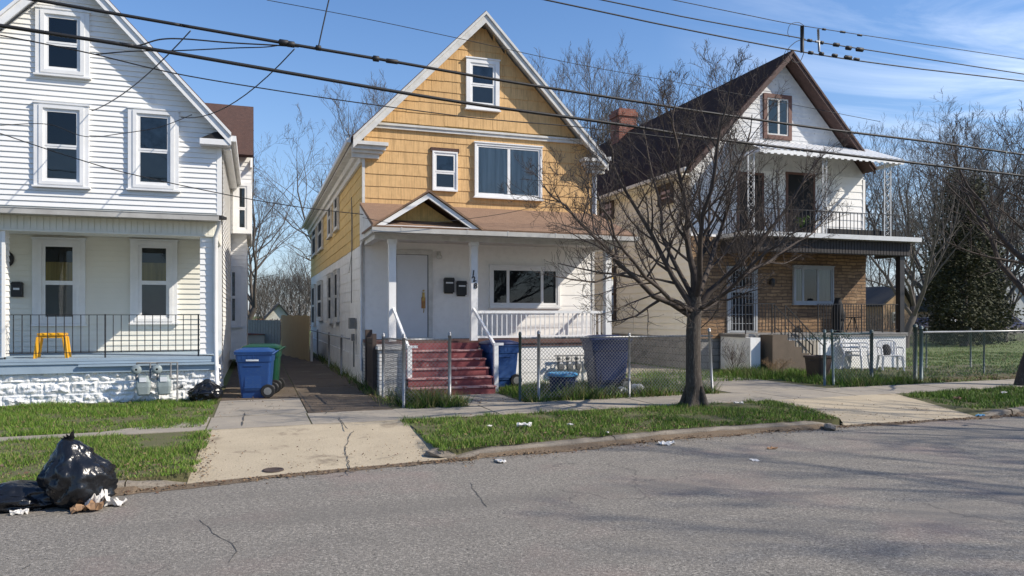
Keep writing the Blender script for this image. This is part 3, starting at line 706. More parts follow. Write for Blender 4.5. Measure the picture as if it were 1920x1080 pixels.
# ------------------------------------------------------------------ windows and roofs
def frame4(mb, a0, a1, c0, c1, w, n0, n1, mi=0, wt=None, wb=None):
    wt = wt or w; wb = wb or w
    mb.box(a0, a0 + w, n0, n1, c0, c1, mi); mb.box(a1 - w, a1, n0, n1, c0, c1, mi)
    mb.box(a0 + w, a1 - w, n0, n1, c1 - wt, c1, mi); mb.box(a0 + w, a1 - w, n0, n1, c0, c0 + wb, mi)
def window(parent, T, u0, u1, z0, z1, trim=0.10, tm=None, sm=None, style='hung', top='dark_room', low='dark_room', sill=True, n0=0.024, name='window', glass='glass', cuts=(0.5,)):
    tm = tm or M['white_paint']; sm = sm or M['white_paint']
    ts, tv = trim if isinstance(trim, tuple) else (trim, trim)
    c = MB(T)
    frame4(c, u0, u1, z0, z1, ts, 0.0, n0 + 0.050, wt=tv, wb=tv)
    if ts > 0.12: frame4(c, u0 + ts * 0.55, u1 - ts * 0.55, z0 + tv * 0.3, z1 - tv * 0.3, ts * 0.44, n0 + 0.0505, n0 + 0.066, wt=tv * 0.69, wb=tv * 0.69)
    if sill: c.box(u0 - 0.03, u1 + 0.03, 0.0, n0 + 0.080, z0 - 0.035, z0 - 0.001); c.box(u0 - 0.02, u1 + 0.02, 0.0, n0 + 0.070, z1 + 0.001, z1 + 0.03)
    w = c.build(name, tm, parent); nb = n0 + 0.001
    a0, a1, b0, b1 = u0 + ts, u1 - ts, z0 + tv, z1 - tv
    f = MB(T); fr = 0.042
    if style == 'hung':
        zm = (b0 + b1) / 2
        frame4(f, a0, a1, b0, b1, 0.022, 0.0, n0 + 0.036)
        frame4(f, a0 + 0.022, a1 - 0.022, zm - 0.02, b1 - 0.022, fr, 0.0, n0 + 0.029, wb=0.04)
        frame4(f, a0 + 0.022, a1 - 0.022, b0 + 0.022, zm - 0.021, fr, 0.0, n0 + 0.022)
        boxes = [(a0 + 0.06, a1 - 0.06, zm + 0.02, b1 - 0.06, top), (a0 + 0.06, a1 - 0.06, b0 + 0.06, zm - 0.055, low)]
    else:
        frame4(f, a0, a1, b0, b1, 0.045, 0.0, n0 + 0.030)
        boxes = []; us = [a0] + [a0 + (a1 - a0) * q for q in cuts] + [a1]
        for q in us[1:-1]: f.box(q - 0.035, q + 0.035, 0.0, n0 + 0.026, b0 + 0.045, b1 - 0.045)
        for i in range(len(us) - 1):
            l = us[i] + (0.045 if i == 0 else 0.035); r = us[i + 1] - (0.045 if i == len(us) - 2 else 0.035)
            boxes.append((l, r, b0 + 0.045, b1 - 0.045, top if i % 2 == 0 else low))
    f.build('frame', sm, w)
    for l, r, b, t, mt in boxes:
        k = MB(T)
        if mt.startswith('curtain_yellow'):
            k.box(l, r, 0, nb, b + (t - b) * 0.55, t, 1)
            k.box(l, r, 0, nb, b, b + (t - b) * 0.55 - 0.001, 0)
            k.build('curtain', [M['curtain_yellow'], M['dark_room']], w)
        elif mt in ('curtain_grey', 'vertical_blind'):
            n = max(6, int((r - l) / 0.07))
            for i in range(n):
                x0 = l + (r - l) * i / n; x1 = l + (r - l) * (i + 1) / n
                a_, b_ = (nb, nb + 0.009) if i % 2 else (nb + 0.009, nb)
                k.add([(x0, a_, b), (x1, b_, b), (x1, b_, t), (x0, a_, t)], [(0, 1, 2, 3)])
            k.build('curtain', M[mt], w)
        else:
            k.box(l, r, 0, nb, b, t)
            k.build('blind' if mt != 'dark_room' else 'dark_backing', M[mt], w)
        MB(T).add([(l, n0 + 0.013, b), (r, n0 + 0.013, b), (r, n0 + 0.013, t), (l, n0 + 0.013, t)], [(0, 1, 2, 3)]).build('pane', M[glass], w)
    return w
def wpx(parent, Y, x0, x1, y0, y1, **k):
    a, b, c, d = rectY(x0, x1, y0, y1, Y)
    return window(parent, FRONT(Y), a, b, c, d, **k)
def gable_roof(parent, Xl, Xr, Xp, zl, zr_, zp, y0, y1, rm, tm, th=0.07, rake=0.2, name='roof', board=0.04):
    r = MB()
    r.prism([(Xl, zl), (Xp, zp), (Xp, zp + th * 1.4), (Xl - 0.03, zl + th * 1.4 - 0.02)], y0, y1)
    r.prism([(Xp, zp), (Xr, zr_), (Xr + 0.03, zr_ + th * 1.4 - 0.02), (Xp, zp + th * 1.4)], y0, y1)
    ro = r.build(name, rm, parent)
    t = MB()
    for a, za_, b, zb in ((Xl, zl, Xp, zp), (Xp, zp, Xr, zr_)):
        t.prism([(a, za_ - rake), (b, zb - rake), (b, zb - 0.003), (a, za_ - 0.003)], y0 + 0.001, y0 + board)
        t.prism([(a, za_ + 0.0), (b, zb + 0.0), (b, zb + th * 1.1), (a, za_ + th * 1.1)], y0 - 0.035, y0 - 0.001)
        t.prism([(a, za_ - 0.05), (b, zb - 0.05), (b, zb - 0.004), (a, za_ - 0.004)], y0 + board + 0.001, y1 - 0.05)
    t.build('rake_trim', tm, parent)
    return ro
def lin(xa, za_, xb, zb): return lambda z: xa + (xb - xa) * (z - za_) / (zb - za_)

# ================================================================== HOUSE 1 : white vinyl house at the left
WY = 17.45
XR1, XL1 = atY(416, 0, WY)[0], -6.45
h1 = thing('white_house', (-3.6, WY, 0), 'white vinyl sided house with iron railed porch at the left edge', 'house')
XP1, ZP1 = -3.575, 8.60
SL1 = 1.07
zl1 = lambda x: ZP1 - SL1 * abs(x - XP1)
w = MB(FRONT(WY))
ztop_eave = zl1(XR1)
w.siding(3.80, ztop_eave, lambda z: XL1, lambda z: XR1 - 0.09, 0.108, 0.030, 0.0, 0, 0.004)
gl_ = lambda z: XP1 - (ZP1 - z) / SL1; gr_ = lambda z: XP1 + (ZP1 - z) / SL1
w.siding(ztop_eave, ZP1 - 0.05, lambda z: max(XL1, gl_(z)), lambda z: min(XR1 - 0.09, gr_(z)), 0.108, 0.030, 0.0, 0, 0.004)
w.siding(0.85, 3.8, lambda z: XL1, lambda z: XR1 - 0.09, 0.108, 0.030, 0.0, 1, 0.004)
w.box(XR1 - 0.10, XR1, -0.05, 0.03, 0.5, ztop_eave)
w.T = None
w.prism([(XL1, 0.3), (XR1 - 0.02, 0.3), (XR1 - 0.02, ztop_eave), (XP1, ZP1), (XL1, ztop_eave)], WY + 0.02, 31)
w.T = SIDER(XR1)
w.siding(0.6, ztop_eave - 0.1, lambda z: WY + 0.1, lambda z: 23.2, 0.108, 0.02)
w.T = None
w.build('wall', [M['white_siding'], M['cream_siding']], h1)
eo = 0.20
gable_roof(h1, XL1 - eo, XR1 + eo, XP1, zl1(XL1) - eo * SL1 + 0.12, zl1(XR1) - eo * SL1 + 0.12, ZP1 + 0.12, WY - 0.32, 31.2, M['roof_brown'], M['white_paint'], rake=0.20)
# boxed eave return with its little black roof
er = MB()
xa, xb = atY(375, 0, WY - 0.2)[0], XR1 + 0.17
ze = atY(400, 262, WY - 0.2)[1]
er.box(xa, xb, WY - 0.30, WY + 0.3, ze - 0.12, ze)
er.prism([(xa, ze + 0.002), (xb, ze + 0.002), (xb, ze + 0.16), (xa + 0.3, ze + 0.16)], WY - 0.26, WY - 0.02, 1)
er.build('eave_return', [M['white_paint'], M['tar']], h1)
gtr = MB(); gtr.box(XR1 + 0.19, XR1 + 0.30, WY - 0.3, 23.4, 5.33, 5.45); gtr.box(XR1 + 0.01, XR1 + 0.19, WY - 0.0, 23.4, 5.20, 5.32)
gtr.build('gutter', M['white_paint'], h1)
hung = dict(trim=0.13)
wpx(h1, WY, 68, 169, 22, 143, n0=0.032, top='dark_room', low='dark_room', trim=(0.165, 0.10))
wpx(h1, WY, 65, 168, 198, 350, n0=0.032, top='dark_room', low='screen', trim=(0.165, 0.09))
wpx(h1, WY, 241, 336, 208, 356, n0=0.032, top='screen_blue', low='screen', trim=(0.165, 0.09))
wpx(h1, WY, 62, 161, 449, 608, n0=0.032, top='curtain_yellow', low='screen', trim=(0.165, 0.09))
wpx(h1, WY, 245, 333, 452, 605, n0=0.032, top='curtain_yellow', low='screen', trim=(0.155, 0.09))
# porch
PY1 = 15.2
pr = MB()
zf0 = atY(200, 435, PY1)[1]; zf1 = atY(200, 408, PY1)[1]
pr.box(XL1, XR1 - 0.02, PY1 + 0.01, PY1 + 0.16, zf0, zf1)
x = XL1
while x < XR1 - 0.05:
    pr.box(x, x + 0.085, PY1 - 0.002, PY1 + 0.009, zf0 + 0.01, zf1 - 0.01); x += 0.10
pr.box(XR1 - 0.18, XR1 - 0.02, PY1 + 0.16, WY - 0.03, zf0, zf1)
pr.box(XL1, XR1 - 0.18, PY1 + 0.17, WY - 0.03, zf0 + 0.12, zf0 + 0.14)
pr.box(XL1, XR1 + 0.02, PY1 - 0.05, PY1 + 0.02, zf0 - 0.03, zf0 - 0.002)
pr.build('porch_beam', M['cream_siding'], h1)
prf = MB()
prf.prism([(PY1 - 0.28, zf1 + 0.03), (WY - 0.03, zf1 + 0.30), (WY - 0.03, zf1 + 0.36), (PY1 - 0.28, zf1 + 0.09)], -XR1 - 0.1, -XL1)
prf.v = [(-y_, x_, z_) for x_, y_, z_ in prf.v]
prf.build('porch_roof', M['tar'], h1)
pg = MB()
pg.box(XL1, XR1 + 0.05, PY1 - 0.34, PY1 - 0.22, zf1 - 0.02, zf1 + 0.075)
pg.box(XL1, XR1 + 0.04, PY1 - 0.22, PY1 - 0.001, zf1 - 0.015, zf1 + 0.01)
pg.box(XL1, XR1 + 0.05, PY1 - 0.35, PY1 - 0.215, zf1 + 0.076, zf1 + 0.088)
pg.build('porch_gutter', M['gutter_dirty'], h1)
for (a, b) in ((atY(375, 0, PY1)[0], atY(403, 0, PY1)[0]), (-4.62, -4.19)):
    c = MB(FRONT(PY1 + 0.02)); c.siding(0.86, zf0 - 0.02, lambda z: a, lambda z: b, 0.108, 0.022)
    c.T = SIDER(b - 0.01); c.siding(0.86, zf0 - 0.02, lambda z: PY1 + 0.02, lambda z: PY1 + 0.4, 0.108, 0.022)
    c.T = None; c.box(a + 0.01, b - 0.01, PY1 + 0.03, PY1 + 0.41, 0.86, zf0 - 0.035)
    c.box(b - 0.001, b + 0.05, PY1 - 0.02, PY1 + 0.02, 0.86, zf0 - 0.035)
    c.build('porch_column', M['white_siding'], h1)
dk = MB()
zd1 = atY(200, 671, PY1)[1]
dk.box(XL1, XR1, PY1 - 0.06, WY - 0.04, zd1 - 0.05, zd1)
dk.box(XL1, XR1 - 0.03, PY1 - 0.03, PY1 + 0.03, zd1 - 0.26, zd1 - 0.051)
dk.box(XL1, XR1 - 0.03, PY1 - 0.055, PY1 - 0.031, zd1 - 0.10, zd1 - 0.051)
dk.box(-3.0, XR1 - 0.02, PY1 - 0.09, PY1 - 0.056, zd1 - 0.15, zd1 - 0.11)
dk.build('porch_floor', M['deck_blue'], h1)
# rock faced block base
bw = MB()
def blockface(mb, T, u0, u1, z0, z1, bwid, bh, amp, step=0.025):
    nu = int((u1 - u0) / step); nz = int((z1 - z0) / step)
    def hgt(u, z):
        row = math.floor((z - z0) / bh); off = (row % 2) * bwid / 2
        fu = ((u + off) / bwid) % 1.0; fz = ((z - z0) / bh) % 1.0
        e = min(fu, 1 - fu) * bwid; ez = min(fz, 1 - fz) * bh
        m = min(1, max(0, (min(e, ez) - 0.010) / 0.016))
        bid = math.floor((u + off) / bwid) * 7.3 + row * 3.7
        return m * amp * (0.35 + 1.3 * abs(mnoise.noise((u * 6, z * 8, bid))) + 0.9 * mnoise.noise((u * 11, z * 14, bid)) + 0.4 * mnoise.noise((u * 27, z * 31, bid)))
    v = []
    for j in range(nz + 1):
        for i in range(nu + 1):
            u = u0 + (u1 - u0) * i / nu; z = z0 + (z1 - z0) * j / nz
            v.append((u, hgt(u, z), z))
    mb.T = T
    mb.add(v, [(j * (nu + 1) + i, j * (nu + 1) + i + 1, (j + 1) * (nu + 1) + i + 1, (j + 1) * (nu + 1) + i) for j in range(nz) for i in range(nu)], 0, False)
    mb.T = None
blockface(bw, FRONT(PY1 + 0.05), XL1, XR1 - 0.03, -0.02, zd1 - 0.26, 0.42, 0.205, 0.038, 0.022)
blockface(bw, SIDER(XR1 - 0.05), PY1 + 0.03, 18, -0.02, zd1 - 0.26, 0.42, 0.205, 0.045, 0.04)
bw.box(XL1, XR1 - 0.06, PY1 + 0.06, 31, -0.05, 0.58)
bw.build('block_base', M['block_white'], h1)
# iron railing: one length per bay
rl = MB()
xa, xb = atY(9, 0, PY1 + 0.05)[0], atY(372, 0, PY1 + 0.05)[0]
yr = PY1 + 0.05; zt = zd1 + 0.78; zb = zd1 + 0.10
rl.bar((xa, yr, zt), (xb, yr, zt), 0.03, 0.012); rl.bar((xa, yr, zb), (xb, yr, zb), 0.025, 0.012)
n = 24
for i in range(n + 1):
    x = xa + (xb - xa) * i / n; thick = i in (0, 12, n)
    rl.box(x - (0.013 if thick else 0.0065), x + (0.013 if thick else 0.0065), yr - 0.007, yr + 0.006, zd1 if thick else zb, zt + (0.02 if thick else 0) - 0.006)
rl.build('porch_railing', M['black_iron'], h1)
# downpipe, mailbox, house number plaque
dp = MB()
dpx = XR1 - 0.0
dp.tube([(dpx + 0.05, PY1 - 0.26, zf1), (dpx + 0.05, PY1 - 0.22, zf1 - 0.12), (dpx - 0.03, PY1 - 0.06, zf1 - 0.32), (dpx - 0.02, PY1 - 0.06, 1.2), (dpx + 0.02, PY1 - 0.08, 0.10)], 0.038, 8)
dp.build('downpipe', M['white_paint'], h1)
mb_ = MB(FRONT(WY)); a, b, c, d = rectY(25, 45, 529, 557, WY)
mb_.box(a, b, 0.03, 0.16, c, d - 0.05); mb_.prism([(a - 0.01, d - 0.049), (b + 0.01, d - 0.049), (b - 0.02, d), (a + 0.02, d)], 0.03, 0.18); mb_.box(a + 0.04, b - 0.04, 0.16, 0.165, c + 0.14, c + 0.18, 1)
mb_.build('mailbox', [M['black_plastic'], M['label_white']], h1)
lp = MB(); X, Z = atY(15, 486, WY)
lp.lathe((X, 0, 0), [(0.001, 0), (0.11, 0.002), (0.12, 0.02), (0.07, 0.035), (0.001, 0.04)], 20, sy=1.3)
lp.v = [(x_, WY - 0.03 - z_, Z + y_) for x_, y_, z_ in lp.v]
lp.build('wall_plaque', M['black_plastic'], h1)
# side wing behind: siding, oriel and brown roof
WYG = 23.2
wg = MB(FRONT(WYG))
xr = atY(463, 0, WYG)[0]; zc = atY(445, 440, WYG)[1]
wg.siding(0.55, zc, lambda z: XR1 - 0.0, lambda z: xr, 0.12, 0.02)
zc2 = atY(450, 300, WYG)[1]
wg.T = FRONT(WYG - 0.35)
xr2 = atY(472, 0, WYG - 0.35)[0]
wg.siding(zc, zc2, lambda z: XR1 + 0.02, lambda z: xr2, 0.12, 0.02)
wg.T = None
wg.box(XR1 - 0.5, xr - 0.01, WYG + 0.01, WYG + 4, 0.3, zc); wg.box(XR1 - 0.5, xr2 - 0.01, WYG - 0.34, WYG + 4, zc, zc2 + 0.3)
wg.build('side_wing_wall', M['white_siding'], h1)
wr = MB()
zr1 = atY(450, 297, WYG - 0.5)[1]; zr2 = zr1 + 1.9
xe = atY(475, 0, WYG - 0.6)[0]
wr.prism([(WYG - 0.7, zr1), (WYG + 1.3, zr2), (WYG + 1.3, zr2 + 0.08), (WYG - 0.75, zr1 + 0.07)], -xe, -XR1 + 1.6)
wr.prism([(WYG + 1.3, zr2), (WYG + 3.3, zr1), (WYG + 3.3, zr1 + 0.08), (WYG + 1.3, zr2 + 0.08)], -xe, -XR1 + 1.6)
wr.v = [(-y_, x_, z_) for x_, y_, z_ in wr.v]
wr.build('side_wing_roof', M['roof_brown'], h1)
wt = MB(); wt.prism([(WYG - 0.6, zr1 - 0.25), (WYG + 1.3, zr2 - 0.02), (WYG + 3.2, zr1 - 0.25)], -xe + 0.03, -xe + 0.08); wt.box(-10, -9.9, 0, .1, 0, .1)
wt.v = [(-y_, x_, z_) for x_, y_, z_ in wt.v[:-8]]; wt.f = wt.f[:-6]; wt.m = wt.m[:-6]; wt.s = wt.s[:-6]
wt.build('side_wing_gable', M['white_siding'], h1)
wpx(h1, WYG - 0.37, 437, 471, 342, 438, top='screen', low='screen', trim=0.11, sill=False)
wpx(h1, WYG - 0.02, 424, 452, 500, 612, top='screen_blue', low='screen_blue', trim=0.1)

# ================================================================== HOUSE 2 : ochre shingle house
HY = 17.5
XL2, XR2 = atY(681, 0, HY)[0], atY(1112, 0, HY)[0]
h2 = thing('ochre_house', ((XL2 + XR2) / 2, HY, 0), 'tall narrow house with ochre shingled upper storeys and white porch', 'house')
XP2 = 5.22; ZP2 = 8.66; SL2 = 1.03
zg2 = lambda x: ZP2 - SL2 * abs(x - XP2)
zcor = 6.02
w = MB(FRONT(HY))
w.siding(3.75, zcor, lambda z: XL2 + 0.02, lambda z: XR2 - 0.02, 0.272, 0.018, 0.0, 0, -0.012)
w.siding(zcor + 0.1, ZP2 - 0.1, lambda z: max(XL2, XP2 - (ZP2 - z) / SL2), lambda z: min(XR2, XP2 + (ZP2 - z) / SL2), 0.272, 0.018, 0.03, 0, -0.012)
w.siding(1.0, 3.75, lambda z: XL2 + 0.02, lambda z: XR2 - 0.02, 0.272, 0.012, 0.0, 1, 0.006)
w.T = None
BY2 = 35.0
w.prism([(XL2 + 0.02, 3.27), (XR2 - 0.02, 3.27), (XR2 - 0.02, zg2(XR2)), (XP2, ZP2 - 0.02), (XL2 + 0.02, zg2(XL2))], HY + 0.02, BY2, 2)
w.box(XL2 + 0.02, XR2 - 0.02, HY + 0.02, BY2, 0.0, 3.269, 3)
w.T = SIDEL(XL2 + 0.02)
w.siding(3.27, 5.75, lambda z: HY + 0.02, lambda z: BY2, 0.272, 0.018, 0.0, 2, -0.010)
w.siding(0.62, 3.27, lambda z: HY + 0.02, lambda z: BY2, 0.272, 0.012, 0.0, 3, -0.008)
w.T = SIDER(XR2 - 0.02)
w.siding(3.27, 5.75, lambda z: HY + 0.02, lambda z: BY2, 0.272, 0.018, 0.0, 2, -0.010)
w.T = None
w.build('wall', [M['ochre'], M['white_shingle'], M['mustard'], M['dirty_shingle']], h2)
cbd = MB(FRONT(HY))
cbd.box(XL2 - 0.025, XL2 + 0.035, -0.04, 0.03, 1.0, 5.55); cbd.box(XR2 - 0.035, XR2 + 0.025, -0.04, 0.03, 1.0, 5.55)
cbd.build('corner_board', M['old_white'], h2)
fd = MB(); fd.box(XL2 - 0.03, XR2, HY - 0.04, BY2 + 0.02, -0.1, 0.60); fd.build('foundation', M['dirty_shingle'], h2)
eo = 0.27
ro2 = gable_roof(h2, XL2 - eo, XR2 + eo, XP2, zg2(XL2) - eo * SL2 + 0.14, zg2(XR2) - eo * SL2 + 0.14, ZP2 + 0.14, HY - 0.36, BY2 + 0.3, M['roof_brown'], M['old_white'], rake=0.19)
# cornice band and eave returns
cn = MB()
cn.box(XL2 + 0.12, XR2 - 0.12, HY - 0.10, HY - 0.0, zcor, zcor + 0.05); cn.box(XL2 + 0.16, XR2 - 0.16, HY - 0.07, HY - 0.0, zcor - 0.07, zcor - 0.001)
cn.build('cornice_band', M['old_white'], h2)
for sx in (-1, 1):
    e = MB(); xo = XL2 - eo if sx < 0 else XR2 + eo; xi = xo - sx * (0.80 if sx < 0 else 0.66)
    a, b = sorted((xo, xi)); zz = 5.42
    for k, (ins, z0, z1, dy) in enumerate([(0.0, zz + 0.06, zz + 0.14, 0.34), (0.05, zz - 0.03, zz + 0.058, 0.28), (0.11, zz - 0.10, zz - 0.032, 0.20), (0.18, zz - 0.2, zz - 0.102, 0.12)]):
        aa = a + (ins if sx > 0 else 0); bb = b - (ins if sx < 0 else 0)
        e.box(aa, bb, HY - dy, HY - 0.001, z0, z1)
    e.build('eave_return', M['old_white'], h2)
# long left eave: stepped soffit and gutter
ev = MB()
ze = zg2(XL2) - eo * SL2 + 0.14
ev.box(XL2 - eo - 0.02, XL2 - 0.0, HY + 0.02, BY2 + 0.2, ze - 0.10, ze - 0.055)
ev.box(XL2 - 0.14, XL2 - 0.02, HY + 0.02, BY2 + 0.2, ze - 0.26, ze - 0.102)
ev.box(XL2 - 0.06, XL2 - 0.0, HY + 0.02, BY2 + 0.2, ze - 0.42, ze - 0.262)
ev.build('soffit', M['old_white'], h2)
gt = MB(); gt.box(XL2 - eo - 0.13, XL2 - eo - 0.04, HY - 0.25, BY2 + 0.3, ze - 0.05, ze + 0.05)
gt.box(XR2 + eo + 0.04, XR2 + eo + 0.13, HY - 0.25, BY2 + 0.3, ze - 0.02, ze + 0.07)
gt.build('gutter', M['alu'], h2)
dp = MB()
dp.tube([(XR2 + eo + 0.08, HY - 0.2, ze), (XR2 + eo + 0.05, HY - 0.18, ze - 0.1), (XR2 + 0.05, HY - 0.05, ze - 0.28), (XR2 + 0.04, HY - 0.05, 3.5)], 0.035, 8)
dp.build('downpipe', M['alu'], h2)
dp = MB(); dp.tube([(XL2 - 0.05, HY - 0.05, 4.0), (XL2 - 0.05, HY - 0.05, 0.3)], 0.03, 8); dp.tube([(XL2 - 0.06, HY - 0.05, 3.2), (XL2 - 0.02, HY - 0.3, 3.35)], 0.025, 6)
dp.build('downpipe', M['alu'], h2)
wpx(h2, HY - 0.045, 873, 935, 113, 206, top='screen_blue', low='screen', trim=0.10)
wpx(h2, HY - 0.015, 810, 857, 285, 359, top='screen_blue', low='screen', trim=0.035, sill=False)
wpx(h2, HY - 0.015, 889, 1015, 273, 372, style='slide', top='curtain_grey', low='curtain_grey', trim=0.05, cuts=(0.5,))
wpx(h2, HY - 0.01, 917, 1048, 500, 576, style='slide', top='dark_room', low='dark_room', trim=0.06, cuts=(0.24, 0.76))
# a dark header over the small window
hd = MB(FRONT(HY)); a, b, c, d = rectY(807, 860, 280, 286, HY); hd.box(a, b, 0, 0.06, c, d + 0.02); hd.build('window_header', M['roof_brown'], h2)
# left side windows (narrow from here)
for (xa, xb, ya, yb, low) in [(587, 594, 405, 480, 0), (598, 606, 400, 470, 0), (617, 623, 368, 445, 0), (629, 636, 350, 432, 0),
                              (586, 592, 535, 610, 1), (597, 605, 528, 600, 1), (617, 624, 514, 604, 1), (629, 636, 507, 602, 1)]:
    Ya, Yb = atX(xb, 0, XL2)[0], atX(xa, 0, XL2)[0]
    ym = (Ya + Yb) / 2; t = ym / ray((xa + xb) / 2, 0)[1]
    zz0 = EYE + (HORIZ - yb) / FOC * t; zz1 = EYE + (HORIZ - ya) / FOC * t
    window(h2, SIDEL(XL2 + 0.005), Ya, Yb, zz0, zz1, trim=0.06, glass='insect_screen', tm=M['old_white'], sm=M['old_white'], top='dark_room', low='dark_room', n0=0.024)
# electric service on the left side
sv = MB(SIDEL(XL2))
sv.tube([(19.3, 0.05, 4.6), (19.3, 0.05, 3.0), (19.35, 0.05, 1.9)], 0.012, 5); sv.tube([(19.3, 0.05, 4.55), (19.0, 0.06, 3.9), (19.1, 0.05, 3.3), (19.9, 0.05, 2.7)], 0.008, 5)
sv.build('service_conduit', M['pipe_grey'], h2)
sv = MB(SIDEL(XL2)); sv.box(18.75, 19.05, 0.03, 0.16, 1.25, 1.52); sv.box(18.8, 19.0, 0.03, 0.10, 0.95, 1.12); sv.box(18.86, 18.94, 0.03, 0.06, 0.3, 0.94)
sv.build('electric_meter', M['pipe_grey'], h2)
# porch
PY = 15.8; ZF = 1.03
PXL, PXR = 2.36, XR2 - 0.05
fl = MB(); fl.box(PXL - 0.02, PXR + 0.02, PY - 0.06, HY - 0.06, ZF - 0.07, ZF); fl.box(PXL, PXR, PY - 0.03, PY, ZF - 0.14, ZF - 0.071)
fl.build('porch_floor', M['brown_trim'], h2)
pb = MB(); pb.box(4.60, PXR, PY + 0.001, PY + 0.12, -0.05, ZF - 0.142)
pb.siding(0, 0.5, lambda z: 0, lambda z: 0, 1, 0) if False else None
pb.T = FRONT(PY); pb.siding(0.0, ZF - 0.15, lambda z: 4.60, lambda z: PXR, 0.272, 0.008, 0, 0, 0.003); pb.T = None
pb.box(PXR - 0.12, PXR, PY + 0.12, HY, -0.05, ZF - 0.142)
pb.build('porch_base', M['white_shingle'], h2)
pw = MB(); pw.box(2.30, 2.83, 14.75, PY - 0.062, -0.05, ZF - 0.12); pw.box(2.26, 2.87, 14.70, PY - 0.061, ZF - 0.119, ZF - 0.05)
pw.box(2.34, 2.5, PY - 0.05, HY - 0.1, -0.05, ZF - 0.15)
pw.build('stair_wall', M['pier_brick'], h2)
st = MB(); ns = 6; rise = ZF / ns
for i in range(ns):
    zt_ = ZF - rise * (i + 0) - (0.0 if i else 0.004); yf = PY - 0.065 - 0.235 * (i + 1) + (0.0)
    if i == 0: continue
    st.box(2.835, 4.56, yf + 0.235 * 0 , PY - 0.07, zt_ - rise, zt_ - 0.03) if i == ns - 1 else st.box(2.835, 4.56, yf, yf + 0.26, zt_ - rise - 0.0, zt_ - 0.03)
    st.box(2.832, 4.575, yf - 0.025, yf + 0.20, zt_ - 0.029, zt_, 1 if True else 0)
for i in range(1, ns):
    yf = PY - 0.065 - 0.235 * (i + 1); zt_ = ZF - rise * i
    st.box(2.84, 4.55, yf + 0.245, yf + 0.26, zt_, zt_ + rise - 0.031)
st.box(2.84, 4.55, PY - 0.30, PY - 0.285, ZF - rise, ZF - 0.03)
st.build('front_steps', [M['red_paint'], M['worn_edge']], h2)
for px, wdt in ((735, 0.15), (888, 0.15), (1138.5, 0.15)):
    X = atY(px, 0, PY + 0.1)[0]
    c = MB(); c.box(X - wdt / 2, X + wdt / 2, PY + 0.02, PY + 0.02 + wdt, ZF, 3.12)
    c.box(X - wdt / 2 - 0.02, X + wdt / 2 + 0.02, PY, PY + 0.04 + wdt, 3.121, 3.2)
    c.build('porch_post', M['white_paint'], h2)
X2, X3 = atY(888, 0, PY + 0.1)[0], atY(1138.5, 0, PY + 0.1)[0]
# numerals running down the middle post
for txt, zz, dx, rot in (('1', 2.46, -0.035, 0.12), ('2', 2.33, 0.0, -0.3), ('8', 2.18, 0.022, 0.0)):
    cu = bpy.data.curves.new('house_number', 'FONT'); cu.body = txt; cu.size = 0.17; cu.extrude = 0.004; cu.offset = 0.004; cu.align_x = 'CENTER'
    to = bpy.data.objects.new('house_number', cu); COL.objects.link(to)
    dg = bpy.context.evaluated_depsgraph_get(); me = bpy.data.meshes.new_from_object(to.evaluated_get(dg))
    bpy.data.objects.remove(to)
    no = bpy.data.objects.new('house_number', me); COL.objects.link(no); me.materials.clear(); me.materials.append(M['black_iron'])
    no.parent = h2; no.rotation_euler = (R(90), rot, 0); no.location = Vector((X2 + dx, PY + 0.012, zz)) - ORG[h2.name]
rl = MB(); yr = PY + 0.09
rl.box(X2 + 0.08, X3 - 0.08, yr - 0.03, yr + 0.03, ZF + 0.60, ZF + 0.66); rl.box(X2 + 0.08, X3 - 0.08, yr - 0.02, yr + 0.02, ZF + 0.05, ZF + 0.10)
n = 27
for i in range(1, n):
    x = X2 + 0.08 + (X3 - X2 - 0.16) * i / n
    rl.box(x - 0.010, x + 0.010, yr - 0.010, yr + 0.010, ZF + 0.101, ZF + 0.599)
for i in range(1, 7):
    y_ = yr + (HY - yr) * i / 7; rl.box(X3 - 0.014, X3 + 0.014, y_ - 0.014, y_ + 0.014, ZF + 0.101, ZF + 0.599)
rl.box(X3 - 0.03, X3 + 0.03, yr + 0.04, HY, ZF + 0.60, ZF + 0.66)
rl.build('porch_railing', M['white_paint'], h2)
for nm, xs_, top, bot in (('handrail', 4.62, (4.52, PY + 0.0, ZF + 0.70), (4.70, 14.75, 0.93)), ('handrail', 2.8, (2.76, PY + 0.02, ZF + 0.70), (2.88, 14.68, 0.90))):
    hr = MB(); hr.bar(top, bot, 0.05, 0.055); hr.box(bot[0] - 0.045, bot[0] + 0.045, bot[1] - 0.05, bot[1] + 0.04, 0.0, bot[2] + 0.03)
    hr.bar((bot[0] - 0.05, bot[1], bot[2] + 0.06), (bot[0] + 0.16, bot[1] - 0.02, bot[2] + 0.06), 0.07, 0.05)
    hr.build(nm, M['white_paint'], h2)
